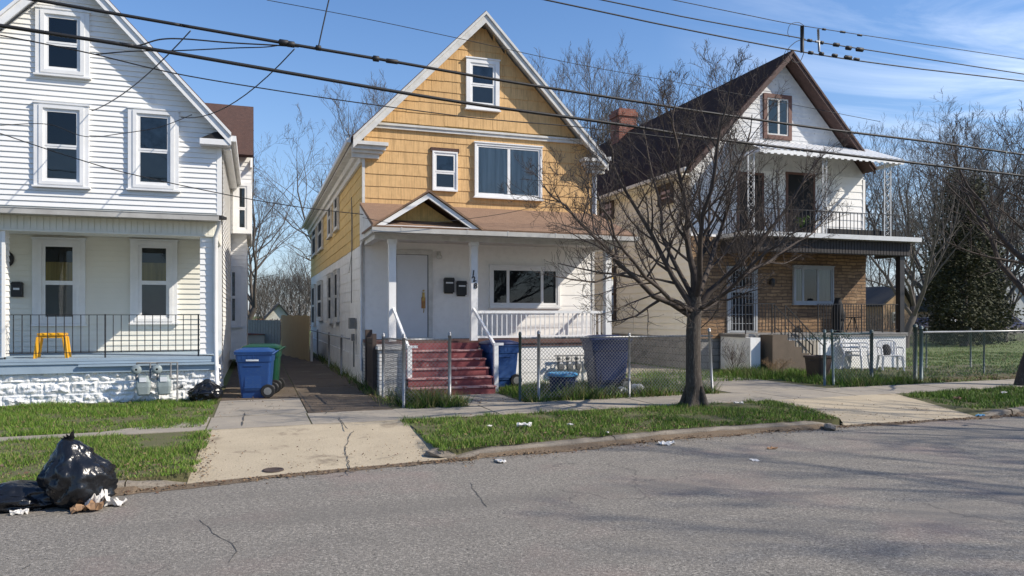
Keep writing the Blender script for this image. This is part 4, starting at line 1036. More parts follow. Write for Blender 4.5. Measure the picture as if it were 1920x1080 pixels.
# porch ceiling, beam, hip-edged roof, pediment
RX0, RX1 = 2.27, 8.24; RY = 15.28; ZE = 3.34
pb = MB()
pb.box(PXL, PXR, PY + 0.0, PY + 0.18, 3.201, ZE - 0.04)
pb.box(PXL, PXL + 0.15, PY + 0.18, HY, 3.201, ZE - 0.04); pb.box(PXR - 0.15, PXR, PY + 0.18, HY, 3.201, ZE - 0.04)
pb.box(RX0 + 0.03, RX1 - 0.03, RY + 0.03, HY - 0.0, ZE - 0.039, ZE - 0.015)
pb.build('porch_beam', M['old_white'], h2)
pf = MB(); pf.prism([(RY, ZE + 0.0), (HY - 0.01, 4.13), (HY - 0.01, 4.20), (RY - 0.03, ZE + 0.08)], -RX1, -RX0); pf.v = [(-y_, x_, z_) for x_, y_, z_ in pf.v]
pf.build('porch_roof', M['roof_tan'], h2)
for X in (RX0, RX1 - 0.03):
    pc = MB(); pc.prism([(RY + 0.02, ZE - 0.04), (HY - 0.02, ZE - 0.04), (HY - 0.02, 4.12), (RY + 0.02, ZE - 0.001)], -X - 0.03, -X)
    pc.v = [(-y_, x_, z_) for x_, y_, z_ in pc.v]
    pc.build('porch_roof_end', M['old_white'], h2)
pgt = MB(); pgt.box(RX0 - 0.05, RX1 + 0.03, RY - 0.12, RY - 0.03, ZE - 0.06, ZE + 0.035); pgt.box(RX0, RX1, RY - 0.028, RY + 0.02, ZE - 0.08, ZE - 0.001)
for X in (2.8, 4.2, 5.1, 6.2, 7.3): pgt.box(X, X + 0.03, RY - 0.125, RY - 0.02, ZE - 0.065, ZE + 0.045)
pgt.build('porch_gutter', M['gutter_dirty'], h2)
pxl, pxr = atY(706, 0, RY)[0], atY(897, 0, RY)[0]; pxm = (pxl + pxr) / 2 ; zpk = atY(800, 362, RY)[1]
zb = ZE + 0.055
pd = MB()
pd.prism([(pxl + 0.12, zb + 0.02), (pxr - 0.12, zb + 0.02), (pxm, zpk - 0.12)], RY + 0.5, RY + 0.9)
pd.build('pediment_panel', M['mustard'], h2)
pt = MB()
for a, b in (((pxl - 0.05, zb), (pxm, zpk)), ((pxm, zpk), (pxr + 0.05, zb))):
    pt.prism([a, b, (b[0], b[1] - 0.11), (a[0] + (0.16 if a[1] < b[1] else 0), a[1] - (0 if a[1] < b[1] else 0.11))] if a[1] < b[1] else [a, b, (b[0] - 0.16, b[1]), (a[0], a[1] - 0.11)], RY - 0.02, RY + 0.05)
pt.box(pxl + 0.1, pxr - 0.1, RY - 0.01, RY + 0.06, zb, zb + 0.045)
pt.build('pediment_trim', M['white_paint'], h2)
pr2 = MB()
for a, b in (((pxl - 0.09, zb - 0.01), (pxm, zpk + 0.02)), ((pxm, zpk + 0.02), (pxr + 0.09, zb - 0.01))):
    pr2.prism([a, b, (b[0], b[1] + 0.045), (a[0], a[1] + 0.045)], RY - 0.06, RY + 1.6)
pr2.build('pediment_roof', M['roof_tan'], h2)
# front door
a, b, c, d = rectY(745, 803, 478, 636, HY - 0.03)
dr = MB(FRONT(HY)); frame4(dr, a - 0.13, b + 0.1, ZF, d + 0.12, 0.10, 0.0, 0.06, 0, wt=0.11, wb=0.01)
dfr = dr.build('door_frame', M['old_white'], h2)
dd = MB(FRONT(HY)); dd.box(a - 0.02, b - 0.02, 0.0, 0.035, ZF + 0.03, d - 0.0)
dd.box(b - 0.019, b - 0.002, 0.0, 0.030, ZF + 0.03, d, 1)
dd.box(a - 0.02, b - 0.0, 0.0, 0.030, d + 0.001, d + 0.012, 1)
do = dd.build('front_door', [M['door_white'], M['dark_room']], h2)
kb = MB(FRONT(HY)); kx = b - 0.12
kb.box(kx - 0.05, kx + 0.05, 0.036, 0.04, ZF + 0.72, ZF + 0.98, 1); kb.box(kx - 0.03, kx + 0.03, 0.0405, 0.05, ZF + 0.90, ZF + 1.1)
kb.tube([(kx, 0.05, ZF + 1.0), (kx, 0.10, ZF + 1.0)], 0.026, 8); kb.tube([(kx, 0.05, ZF + 1.14), (kx, 0.065, ZF + 1.14)], 0.024, 8)
kb.tube([(kx, 0.0405, ZF + 0.86), (kx, 0.10, ZF + 0.84), (kx, 0.10, ZF + 0.66), (kx, 0.05, ZF + 0.62)], 0.010, 6)
kb.build('door_handle', [M['brass'], M['rust']], do)
lm = MB(); X, Z = atY(822, 482, HY)
lm.lathe((X, HY - 0.09, Z - 0.06), [(0.02, 0), (0.055, 0.01), (0.075, 0.05), (0.06, 0.09), (0.03, 0.115), (0.03, 0.16)], 12)
lm.box(X - 0.045, X + 0.045, HY - 0.05, HY - 0.02, Z + 0.02, Z + 0.13)
lm.build('porch_light', M['old_white'], h2)
for (xa, xb, ya, yb) in ((833, 851, 520, 548), (857, 874, 526, 553)):
    a, b, c, d = rectY(xa, xb, ya, yb, HY - 0.08)
    m_ = MB(FRONT(HY)); m_.box(a, b, 0.016, 0.13, c, d - 0.08); m_.prism([(a - 0.01, d - 0.079), (b + 0.01, d - 0.079), (b - 0.01, d - 0.01), (a + 0.01, d - 0.01)], 0.016, 0.15)
    m_.box(a + 0.03, b - 0.03, 0.131, 0.135, d - 0.15, d - 0.115, 1)
    m_.box(a + 0.01, b - 0.01, 0.016, 0.05, c - 0.03, c - 0.001)
    m_.build('mailbox', [M['black_plastic'], M['label_white']], h2)

# ================================================================== HOUSE 3 : two storey porch house
H3Y = 18.9; XL3, XR3 = 12.0, 18.35; XP3 = 15.22; ZP3 = 9.28; SL3 = 1.04
h3 = thing('stone_faced_house', ((XL3 + XR3) / 2, H3Y, 0), 'house with brown gable, upstairs balcony and tan stone ground floor', 'house')
zg3 = lambda x: ZP3 - SL3 * abs(x - XP3)
BY3 = 37.5
w = MB(FRONT(H3Y))
w.siding(3.9, 5.95, lambda z: XL3 + 0.05, lambda z: XR3 - 0.05, 0.24, 0.02, 0, 0, 0.004)
w.siding(5.95, ZP3 - 0.05, lambda z: max(XL3, XP3 - (ZP3 - z) / SL3), lambda z: min(XR3, XP3 + (ZP3 - z) / SL3), 0.14, 0.014, 0, 2, 0.01)
w.T = None
w.prism([(XL3 + 0.02, 0.3), (XR3 - 0.02, 0.3), (XR3 - 0.02, zg3(XR3)), (XP3, ZP3 - 0.02), (XL3 + 0.02, zg3(XL3))], H3Y + 0.02, BY3, 1)
w.T = SIDEL(XL3 + 0.02)
w.siding(0.95, zg3(XL3) - 0.05, lambda z: H3Y + 0.02, lambda z: BY3, 0.20, 0.036, 0, 1, 0.008)
w.T = None
w.box(XL3 - 0.03, XL3 + 0.06, H3Y - 0.03, H3Y + 0.06, 3.9, 5.9); w.box(XR3 - 0.06, XR3 + 0.03, H3Y - 0.03, H3Y + 0.06, 3.9, 5.9)
w.build('wall', [M['white_siding'], M['beige_siding'], M['peeling_white']], h3)
s3 = MB(); s3.box(XL3 + 0.0, XR3 + 0.02, H3Y - 0.06, H3Y + 0.012, 0.9, 3.88); s3.box(XR3 - 0.019, XR3 + 0.04, H3Y + 0.012, H3Y + 2.5, 0.9, 3.88)
s3.build('stone_facing', M['fieldstone'], h3)
f3 = MB(); f3.box(XL3 - 0.02, XR3 + 0.02, H3Y + 0.015, BY3 + 0.02, -0.1, 0.93); f3.build('foundation', M['foundation'], h3)
eo = 0.30
gable_roof(h3, XL3 - eo, XR3 + 0.03, XP3, zg3(XL3) - eo * SL3 + 0.16, zg3(XR3) - 0.03 * SL3 + 0.16, ZP3 + 0.16, H3Y - 0.45, BY3 + 0.3, M['roof_dark'], M['rake_brown'], rake=0.14)
gt = MB(); ze3 = zg3(XL3) - eo * SL3 + 0.16
gt.box(XL3 - eo - 0.13, XL3 - eo - 0.04, H3Y - 0.35, BY3, ze3 - 0.06, ze3 + 0.04); gt.box(XL3 - eo, XL3 - 0.0, H3Y, BY3, ze3 - 0.12, ze3 - 0.07)
gt.build('gutter', M['beige_siding'], h3)
ch = MB(); cx, cy = 15.15, 29.2
ch.box(cx - 0.42, cx + 0.42, cy - 0.4, cy + 0.4, 8.3, 10.15); ch.box(cx - 0.47, cx + 0.47, cy - 0.45, cy + 0.45, 10.151, 10.35); ch.box(cx - 0.40, cx + 0.40, cy - 0.38, cy + 0.38, 10.351, 10.48)
ch.build('chimney', M['chimney_brick'], h3)
wpx(h3, H3Y - 0.0, 1430, 1482, 178, 262, style='slide', top='green_room', low='green_room', trim=0.12, tm=M['brown_trim'], sm=M['old_white'], cuts=(0.55,), sill=False)
# left side windows
for (xa, xb, ya, yb) in [(1126, 1152, 375, 412), (1236, 1264, 348, 382), (1144, 1156, 503, 598)]:
    Ya, Yb = atX(xb, 0, XL3)[0], atX(xa, 0, XL3)[0]; ym = (Ya + Yb) / 2; t = ym / ray((xa + xb) / 2, 0)[1]
    window(h3, SIDEL(XL3 + 0.005), Ya, Yb, EYE + (HORIZ - yb) / FOC * t, EYE + (HORIZ - ya) / FOC * t, trim=0.10, tm=M['gate_brown'], sm=M['gate_brown'], top='dark_room', low='dark_room', n0=0.025)
bwn = MB(SIDEL(XL3 - 0.02)); bwn.box(24.0, 25.0, 0.0, 0.03, 0.25, 0.75); bwn.build('basement_window', M['dark_room'], h3)
# porch
Q0, Q1 = 12.95, 18.75; QY = 17.65; QF = 1.06
pf = MB(); pf.box(Q0 - 0.03, Q1 + 0.03, QY - 0.06, H3Y - 0.07, QF - 0.10, QF); pf.build('porch_floor', M['foundation'], h3)
pb = MB(FRONT(QY)); pb.siding(-0.05, QF - 0.11, lambda z: Q0, lambda z: Q1, 0.3, 0.004); pb.T = None
pb.box(Q0, Q1, QY + 0.01, H3Y - 0.08, -0.05, QF - 0.102); pb.build('porch_base', M['block_white'], h3)
cp = MB(); cp.box(Q0 - 0.05, Q0 + 0.28, QY - 0.3, QY - 0.061, -0.05, QF - 0.1); cp.build('stair_wall', M['block_white'], h3)
ss = MB()
for i in range(5):
    ss.box(Q0 + 0.95 + 0.24 * i, Q0 + 0.95 + 0.24 * (i + 1) - 0.001, QY - 0.6, QY - 0.07, -0.05, QF - 0.18 * (i + 1))
ss.box(Q0 + 0.45, Q0 + 0.949, QY - 0.6, QY - 0.07, -0.05, QF - 0.02)
ss.build('front_steps', M['step_brown'], h3)
MB().box(Q0 + 0.45, 15.45, QY - 0.03, QY - 0.004, -0.05, QF - 0.2).build('stair_backing', M['concrete_step'], h3)
BZ = 3.86; B0, B1 = 12.85, 18.95; BYF = 17.45
bf = MB(); bf.box(B0, B1, BYF + 0.05, H3Y - 0.07, BZ - 0.08, BZ + 0.02); bf.build('balcony_floor', M['foundation'], h3)
bg_ = MB(); bg_.box(B0 - 0.06, B1 + 0.12, BYF - 0.09, BYF + 0.03, BZ - 0.06, BZ + 0.07); bg_.box(B0 - 0.06, B0 + 0.0, BYF + 0.031, H3Y - 0.08, BZ - 0.05, BZ + 0.06); bg_.build('balcony_gutter', M['alu'], h3)
bs = MB(); bs.box(B0 + 0.1, B1 - 0.1, BYF + 0.12, BYF + 0.28, BZ - 0.48, BZ - 0.082); bs.box(B0 + 0.1, B0 + 0.25, BYF + 0.281, H3Y - 0.07, BZ - 0.48, BZ - 0.082); bs.box(B1 - 0.25, B1 - 0.1, BYF + 0.281, H3Y - 0.07, BZ - 0.48, BZ - 0.082)
x = B0 + 0.11
while x < B1 - 0.2: bs.box(x, x + 0.09, BYF + 0.105, BYF + 0.119, BZ - 0.46, BZ - 0.09); x += 0.11
bs.build('balcony_beam', M['beam_dark'], h3)
for X in (Q1 - 0.22,):
    c = MB(); c.box(X - 0.0, X + 0.17, QY + 0.0, QY + 0.17, QF, BZ - 0.481); c.box(X - 0.03, X + 0.2, QY - 0.03, QY + 0.2, QF, QF + 0.12) if False else None
    c.build('porch_post', M['black_iron'], h3)
# awning with scalloped edge
A0, A1 = atY(1424, 0, 17.5)[0], atY(1692, 0, 17.5)[0]; AZ = 6.20
aw = MB()
n = 46; AY0 = 17.45; AY1 = H3Y - 0.02; AZ1 = AZ + 0.66
for i in range(n):
    x0 = A0 + (A1 - A0) * i / n; x1 = A0 + (A1 - A0) * (i + 1) / n; h = 0.025 if i % 2 else 0.0
    aw.box(x0, x1 - 0.002, AY0, AY0 + 0.02, AZ - 0.05 - (0.03 if i % 2 else 0), AZ + 0.045, 0)
    aw.add([(x0, AY0, AZ + 0.05 + h), (x1, AY0, AZ + 0.05 + h), (x1, AY1, AZ1 + h), (x0, AY1, AZ1 + h)], [(0, 1, 2, 3)], 0)
    aw.add([(x1, AY0, AZ + 0.05), (x1, AY0, AZ + 0.075), (x1, AY1, AZ1 + 0.025), (x1, AY1, AZ1)], [(0, 1, 2, 3)], 0)
aw.box(A0 - 0.03, A0 - 0.001, AY0, AY1, AZ - 0.05, AZ + 0.06); aw.box(A1 + 0.001, A1 + 0.03, AY0, AY1, AZ - 0.05, AZ + 0.06)
aw.build('awning', M['white_paint'], h3)
def lattice_post(X, Y, z0, z1, wd=0.26):
    c = MB()
    for s in (-1, 1): c.box(X + s * wd / 2 - 0.013, X + s * wd / 2 + 0.013, Y - 0.013, Y + 0.013, z0, z1)
    k = int((z1 - z0) / 0.3)
    for i in range(k):
        a = z0 + (z1 - z0) * i / k; b = z0 + (z1 - z0) * (i + 1) / k; m = (a + b) / 2
        pts = [(X + math.sin(t / 8 * 2 * math.pi) * wd * 0.36, Y, a + (b - a) * t / 8) for t in range(9)]
        c.tube(pts, 0.008, 4)
        pts = [(X - math.sin(t / 8 * 2 * math.pi) * wd * 0.36, Y, a + (b - a) * t / 8) for t in range(9)]
        c.tube(pts, 0.008, 4)
    c.build('lattice_post', M['alu'], h3)
for px, wd in ((1408, 0.2), (1546, 0.14), (1664, 0.24)):
    lattice_post(atY(px, 0, 17.6)[0], 17.6, BZ + 0.02, AZ - 0.05, wd)
def railing(parent, a, b, zb_, zt_, n, m, name='railing', r=0.007):
    k = MB(); a = Vector(a); b = Vector(b)
    k.bar((a.x, a.y, zt_), (b.x, b.y, zt_), 0.03, 0.02); k.bar((a.x, a.y, zb_ + 0.08), (b.x, b.y, zb_ + 0.08), 0.02, 0.015)
    for i in range(n + 1):
        p = a.lerp(b, i / n); q = 0.013 if i % 8 == 0 else r
        k.box(p.x - q, p.x + q, p.y - q, p.y + q, zb_ if i % 8 == 0 else zb_ + 0.08, zt_ - 0.01)
    return k.build(name, m, parent)
railing(h3, (B0 + 0.15, 17.6, 0), (B1 - 0.1, 17.6, 0), BZ + 0.02, BZ + 0.75, 44, M['black_iron'], 'balcony_railing')
railing(h3, (B0 + 0.13, 17.6, 0), (B0 + 0.13, H3Y - 0.1, 0), BZ + 0.02, BZ + 0.75, 10, M['black_iron'], 'balcony_railing')
bx = MB(); bx.box(15.9, 18.6, 17.75, 17.85, BZ + 0.03, BZ + 0.28); bx.build('balcony_kick_board', M['tar'], h3)
railing(h3, (15.5, QY + 0.05, 0), (Q1 - 0.25, QY + 0.05, 0), QF, QF + 0.85, 30, M['black_iron'], 'porch_railing')
railing(h3, (Q0 + 0.05, QY + 0.05, 0), (14.0, QY + 0.05, 0), QF, QF + 0.85, 9, M['black_iron'], 'porch_railing')
for y_ in (QY - 0.12, QY - 0.56):
    hr = MB(); a = Vector((Q0 + 0.9, y_, QF + 0.8)); b = Vector((Q0 + 2.2, y_, 0.72))
    hr.bar(a, b, 0.03, 0.02); hr.bar(a - Vector((0, 0, 0.6)), b - Vector((0, 0, 0.6)), 0.02, 0.015)
    for i in range(12):
        p = a.lerp(b, i / 11); q = 0.012 if i in (0, 11) else 0.007
        hr.box(p.x - q, p.x + q, p.y - q, p.y + q, p.z - (0.78 if i in (0, 11) else 0.6), p.z)
    hr.build('stair_railing', M['black_iron'], h3)
# doors, windows, lamp
a, b, c, d = rectY(1366, 1416, 503, 622, H3Y - 0.07)
dr = MB(FRONT(H3Y - 0.06)); frame4(dr, a - 0.06, b + 0.06, QF, d + 0.05, 0.07, 0.0, 0.05, 0, wb=0.01); dr.build('door_frame', M['grey_paint'], h3)
sd = MB(FRONT(H3Y - 0.06)); sd.box(a, b, 0.0, 0.008, QF, d, 1)
frame4(sd, a + 0.02, b - 0.02, QF + 0.02, d - 0.03, 0.05, 0.012, 0.045); sd.box(a + 0.07, b - 0.07, 0.012, 0.04, QF + 1.2, QF + 1.32)
for i in range(1, 8): x = a + (b - a) * i / 8; sd.box(x - 0.008, x + 0.008, 0.02, 0.035, QF + 0.07, d - 0.08)
for i in range(1, 7): z = QF + (d - QF) * i / 7; sd.box(a + 0.07, b - 0.07, 0.018, 0.03, z - 0.006, z + 0.006)
sd.build('security_door', [M['grey_paint'], M['dark_room']], h3)
a, b, c, d = rectY(1487, 1562, 500, 570, H3Y - 0.09)
window(h3, FRONT(H3Y - 0.062), a, b, c, d, trim=0.05, style='slide', top='vertical_blind', low='dark_room', tm=M['grey_paint'], sm=M['grey_paint'], cuts=(0.22, 0.62), sill=True)
a, b, c, d = rectY(1476, 1552, 318, 432, H3Y)
bd = MB(FRONT(H3Y)); bd.box(a, a + 0.95, 0.0, 0.03, BZ + 0.02, 5.9, 1); frame4(bd, a - 0.07, a + 1.02, BZ + 0.02, 5.97, 0.07, 0.0, 0.05, 0, wb=0.01); bd.build('balcony_door', [M['brown_trim'], M['dark_room']], h3)
bl = MB(FRONT(H3Y)); bl.box(a - 1.75, a - 0.95, 0.0, 0.03, BZ + 0.02, 5.8, 1); frame4(bl, a - 1.82, a - 0.88, BZ + 0.02, 5.87, 0.07, 0.0, 0.05, 0, wb=0.01); bl.build('balcony_door', [M['brown_trim'], M['dark_room']], h3)
lm = MB(); X, Z = atY(1446, 530, H3Y - 0.1); lm.lathe((X, H3Y - 0.16, Z - 0.12), [(0.02, 0), (0.07, 0.03), (0.08, 0.2), (0.03, 0.25)], 8); lm.box(X - 0.04, X + 0.04, H3Y - 0.1, H3Y - 0.061, Z - 0.05, Z + 0.1)
lm.build('porch_light', M['black_iron'], h3)
# ------------------------------------------------------------------ wheeled bins
def rrect(cx, cy, w, d, r, z, n=4):
    pts = []
    for (sx, sy, a0) in ((1, 1, 0), (-1, 1, 90), (-1, -1, 180), (1, -1, 270)):
        for k in range(n + 1):
            a = R(a0 + 90 * k / n)
            pts.append((cx + sx * (w / 2 - r) + math.cos(a) * r, cy + sy * (d / 2 - r) + math.sin(a) * r, z))
    return pts
def wheeled_bin(col, label, W=0.60, D=0.70, H=0.96, lid=None, mark=True, group='wheeled rubbish bins'):
    """wheels at +x, front at -x, built round the origin"""
    o = thing('wheeled_bin', (0, 0, 0), label, 'bin', group)
    b = MB()
    prof = [(0.0, 0.74, 0.04), (0.05, 0.76, 0.05), (0.50, 0.88, 0.05), (0.74, 0.93, 0.05), (0.75, 0.97, 0.05), (0.80, 0.985, 0.05), (0.90, 1.0, 0.05), (0.93, 1.0, 0.05)]
    b.loft([rrect(0.02 * (1 - t), 0, D * s, W * s, rr, H * t) for t, s, rr in prof], 0, False)
    for yy in (-1, 1):      # moulded side panel
        b.box(-D * 0.24, D * 0.20, yy * W * 0.415 - 0.012, yy * W * 0.415 + 0.012, H * 0.16, H * 0.66)
    b.box(-D * 0.5 - 0.012, D * 0.5 + 0.012, -W * 0.5 - 0.012, W * 0.5 + 0.012, H * 0.90, H * 0.932)
    b.box(D * 0.24, D * 0.42, -W * 0.30, W * 0.30, 0.02, 0.13)
    for xx in (-0.30, -0.15, 0.0, 0.12): b.box(D * xx - 0.008, D * xx + 0.008, -W * 0.5 - 0.004, -W * 0.46, H * 0.80, H * 0.90)
    for zz in (0.20, 0.66): b.box(-D * 0.26, D * 0.22, -W * 0.43 - 0.010 - 0.03 * zz, -W * 0.40, H * zz, H * zz + 0.02)
    bo = b.build('body', col, o)
    l = MB()
    l.loft([rrect(-0.01, 0, D * 1.06, W * 1.06, 0.06, H * 0.935), rrect(-0.01, 0, D * 1.07, W * 1.07, 0.06, H * 0.955), rrect(-0.01, 0, D * 1.0, W * 0.98, 0.08, H * 0.99), rrect(-0.01, 0, D * 0.7, W * 0.66, 0.08, H * 1.025)], 0, False)
    l.box(-D * 0.35, D * 0.35, -0.015, 0.015, H * 1.0, H * 1.035)
    l.build('lid', lid or col, o)
    h = MB(); h.tube([(D * 0.50, -W * 0.36, H * 0.90), (D * 0.60, -W * 0.34, H * 0.955), (D * 0.60, W * 0.34, H * 0.955), (D * 0.50, W * 0.36, H * 0.90)], 0.016, 8)
    h.build('handle', col, o)
    for yy in (-1, 1):
        w = MB()
        w.lathe((0, 0, 0), [(0.05, -0.03), (0.125, -0.03), (0.135, -0.015), (0.135, 0.015), (0.125, 0.03), (0.05, 0.03)], 20, 0, False)
        w.v = [(x + D * 0.39, z + yy * (W * 0.5 - 0.02), y + 0.135) for x, y, z in w.v]
        wo = w.build('wheel', M['rubber'], o)
        hb = MB(); hb.lathe((0, 0, 0), [(0.012, -0.034), (0.075, -0.034), (0.08, -0.02), (0.08, 0.02), (0.075, 0.034), (0.012, 0.034)], 12, 0, False)
        hb.v = [(x + D * 0.39, z + yy * (W * 0.5 - 0.02), y + 0.135) for x, y, z in hb.v]
        hb.build('rim', M['pipe_grey'], wo)
    if mark:
        k = MB(); yy = -W * 0.5
        k.box(-0.14, 0.10, yy * 0.985 - 0.006, yy * 0.985 + 0.006, H * 0.765, H * 0.80)
        k.build('label_strip', M['label_white'], o)
    return o
b1 = wheeled_bin(M['blue_bin'], 'blue wheeled bin with a white strip beside the white house downpipe')
bX, bY = atZ(478, 748)
place(b1, (bX + 0.01, bY + 0.30, 0.012), R(-8), 0.96)
b2 = wheeled_bin(M['green_bin'], 'dark green wheeled bin half hidden behind the blue bin on the driveway', mark=False)
place(b2, (0.13, 16.2, 0.012), R(-8), 1.0)
b3 = wheeled_bin(M['blue_bin'], 'blue wheeled bin standing between the red steps and white porch base', mark=False, lid=M['navy_bin'])
X3_, _ = atY(938, 0, 15.32)
place(b3, (X3_, 15.38, 0.06), R(4), 1.0)
b4 = wheeled_bin(M['navy_bin'], 'large navy bin standing behind the wire fence by the right porch post', W=0.74, D=0.84, H=1.13, mark=False)
X4_, _ = atY(1143, 0, 14.25)
place(b4, (X4_, 14.45, 0.0), R(-6))
# lidded tub
tb = thing('storage_tub', (0, 0, 0), 'round dark blue tub with a light blue lid in the fenced yard', 'tub')
t = MB(); t.lathe((0, 0, 0), [(0.20, 0), (0.215, 0.02), (0.25, 0.33), (0.26, 0.36)], 24); t.build('body', M['navy_bin'], tb)
t = MB(); t.lathe((0, 0, 0), [(0.275, 0.355), (0.285, 0.37), (0.28, 0.40), (0.255, 0.415), (0.245, 0.405), (0.06, 0.42), (0.01, 0.42)], 24); t.build('lid', M['lid_blue'], tb)
for s in (-1, 1):
    t = MB(); t.tube([(-0.07, s * 0.255, 0.27), (-0.06, s * 0.29, 0.26), (0.06, s * 0.29, 0.26), (0.07, s * 0.255, 0.27)], 0.01, 6); t.build('handle', M['navy_bin'], tb)
tX, tY = atZ(1060, 742); place(tb, (tX, tY + 0.15, 0.0), R(30), 1.08)
# brown refuse bin at the right yard
bb = thing('refuse_bin', (0, 0, 0), 'dark brown open dustbin behind the paired fence posts', 'bin')
t = MB(); t.loft([rrect(0, 0, 0.44, 0.40, 0.06, 0), rrect(0, 0, 0.56, 0.50, 0.06, 0.62), rrect(0, 0, 0.62, 0.56, 0.06, 0.63), rrect(0, 0, 0.62, 0.56, 0.06, 0.68), rrect(0, 0, 0.54, 0.48, 0.05, 0.66), rrect(0, 0, 0.42, 0.38, 0.05, 0.1)], 0)
t.build('body', M['brown_bin'], bb)
for s in (-1, 1):
    t = MB(); t.tube([(s * 0.30, -0.07, 0.56), (s * 0.34, -0.05, 0.55), (s * 0.34, 0.05, 0.55), (s * 0.30, 0.07, 0.56)], 0.012, 6); t.build('handle', M['brown_bin'], bb)
qx, qy = atZ(1551, 716); place(bb, (qx, qy + 0.3, 0.0), R(15), 0.9)

# ------------------------------------------------------------------ bags
def bag(name, rad, hgt, seed, peak, m, amp=0.16, n=56, nk=40, flat=0.0, neck=0.25):
    """a slumped, creased film bag; peak = where the top gathers"""
    v = []
    for j in range(nk + 1):
        t = j / nk; ph = t * math.pi
        z = (1 - math.cos(ph)) / 2
        r0 = math.sin(ph) ** 0.62
        if z > 0.5: r0 *= 1 - neck * (z - 0.5) * 2
        for i in range(n):
            a = 2 * math.pi * i / n
            x, y = math.cos(a), math.sin(a)
            p = Vector((x * r0 * 2.1 + seed, y * r0 * 2.1, z * 3.0))
            c = 1 - abs(mnoise.noise(p * 1.1)) * 2
            c2 = 1 - abs(mnoise.noise(p * 2.6 + Vector((3, 1, 7)))) * 2
            c3 = 1 - abs(mnoise.noise(Vector((a * 3.0, z * 2.0 + seed, a * 1.5)))) * 2
            k = 1 + amp * (c - 0.6) + amp * 0.55 * (c2 - 0.6) + amp * 0.5 * (c3 - 0.5) * z
            k *= 1 + 0.12 * mnoise.noise(Vector((x + seed, y, 0)))
            if z < 0.2: k *= 1 + flat * (0.2 - z)
            s = z ** 1.6
            v.append((x * r0 * rad[0] * k + peak[0] * s, y * r0 * rad[1] * k + peak[1] * s, max(0.0, hgt * (z * (1 + 0.10 * mnoise.noise(p)) ) - 0.03)))
    f = [(j * n + i, j * n + (i + 1) % n, (j + 1) * n + (i + 1) % n, (j + 1) * n + i) for j in range(nk) for i in range(n)]
    mb = MB(); mb.add(v, f, 0, True)
    return mb
bgx, bgy = atZ(143, 957, -0.12)
bt = thing('rubbish_bag', (0, 0, 0), 'big torn black rubbish bag on the kerb spilling paper', 'rubbish bag', 'black rubbish bags')
bag('body', (0.36, 0.30), 0.80, 2.3, (-0.13, 0.02), None, 0.26, neck=0.72).build('body', M['bag_black'], bt)
tn = MB()
for k in range(5):
    a = R(200 + k * 34 + random.uniform(-9, 9))
    p0 = Vector((-0.13, 0.02, 0.74)); q = p0 + Vector((math.cos(a) * 0.07, math.sin(a) * 0.05, 0.05 + 0.02 * k % 3)); s = p0 + Vector((math.cos(a + 0.8) * 0.08, math.sin(a + 0.8) * 0.05, 0.03))
    tn.add([p0, q, s], [(0, 1, 2)]); tn.add([p0 - Vector((0, 0, 0.06)), s, q], [(0, 1, 2)])
tn.build('torn_neck', M['bag_black'], bt)
place(bt, (bgx, bgy + 0.16, -0.12), R(10), 0.80)
def crumple(name, size, seed, m, label, cat, loc, rz=0, flat=0.5, group=None):
    mb = MB(); n = 7
    v = []
    for j in range(n + 1):
        for i in range(n + 1):
            x, y = (i / n - 0.5), (j / n - 0.5)
            p = Vector((x * 4 + seed, y * 4, seed))
            v.append((x * size[0] * (1 + 0.25 * mnoise.noise(p + Vector((5, 0, 0)))), y * size[1] * (1 + 0.25 * mnoise.noise(p)), size[2] * max(0.02, 0.5 + flat * 1.6 * mnoise.noise(p * 1.3) + 0.35 * mnoise.noise(p * 3))))
    f = [(j * (n + 1) + i, j * (n + 1) + i + 1, (j + 1) * (n + 1) + i + 1, (j + 1) * (n + 1) + i) for j in range(n) for i in range(n)]
    b = len(v); v += [(x, y, z - 0.006) for x, y, z in v]
    f += [tuple(b + q for q in reversed(ff)) for ff in f]
    mb.add(v, f, 0, False)
    o = mb.build(name, m)
    tag(o, label, cat, group)
    return place(o, loc, rz)
crumple('waste_paper', (0.19, 0.15, 0.17), 1.1, M['paper'], 'crumpled white paper bursting from the big torn bag', 'litter', (bgx + 0.15, bgy + 0.02, -0.12), 0.5)
crumple('cardboard_scrap', (0.24, 0.16, 0.10), 4.7, M['cardboard'], 'brown cardboard scrap crushed under the big torn bag', 'litter', (bgx + 0.10, bgy - 0.06, -0.12), 0.2)
crumple('food_wrapper', (0.22, 0.12, 0.08), 7.7, M['paper'], 'cream wrapper lying at the right foot of the torn bag', 'litter', (bgx + 0.27, bgy + 0.08, -0.12), -0.3)
sx_, sy_ = atZ(45, 957, -0.12)
bs_ = bag('rubbish_bag', (0.46, 0.24), 0.26, 8.8, (-0.05, 0.0), None, 0.22, neck=0.5).build('rubbish_bag', M['bag_black'])
tag(bs_, 'low collapsed black rubbish bag at the left picture edge', 'rubbish bag', 'black rubbish bags'); place(bs_, (sx_ - 0.05, sy_ + 0.14, -0.12), 0.1)
cx_, cy_ = atZ(40, 961, -0.12)
crumple('drink_carton', (0.13, 0.06, 0.05), 3.1, M['paper'], 'white carton lying before the low collapsed bag', 'litter', (cx_, cy_ - 0.06, -0.12), 0.1)
cx_, cy_ = atZ(385, 754)
b6 = bag('rubbish_bag', (0.31, 0.26), 0.42, 5.5, (0.05, 0.02), None, 0.22, neck=0.6).build('rubbish_bag', M['bag_black'])
tag(b6, 'small black rubbish bag against the white porch corner', 'rubbish bag', 'black rubbish bags'); place(b6, (cx_, cy_ + 0.15, 0.0), 0.7)
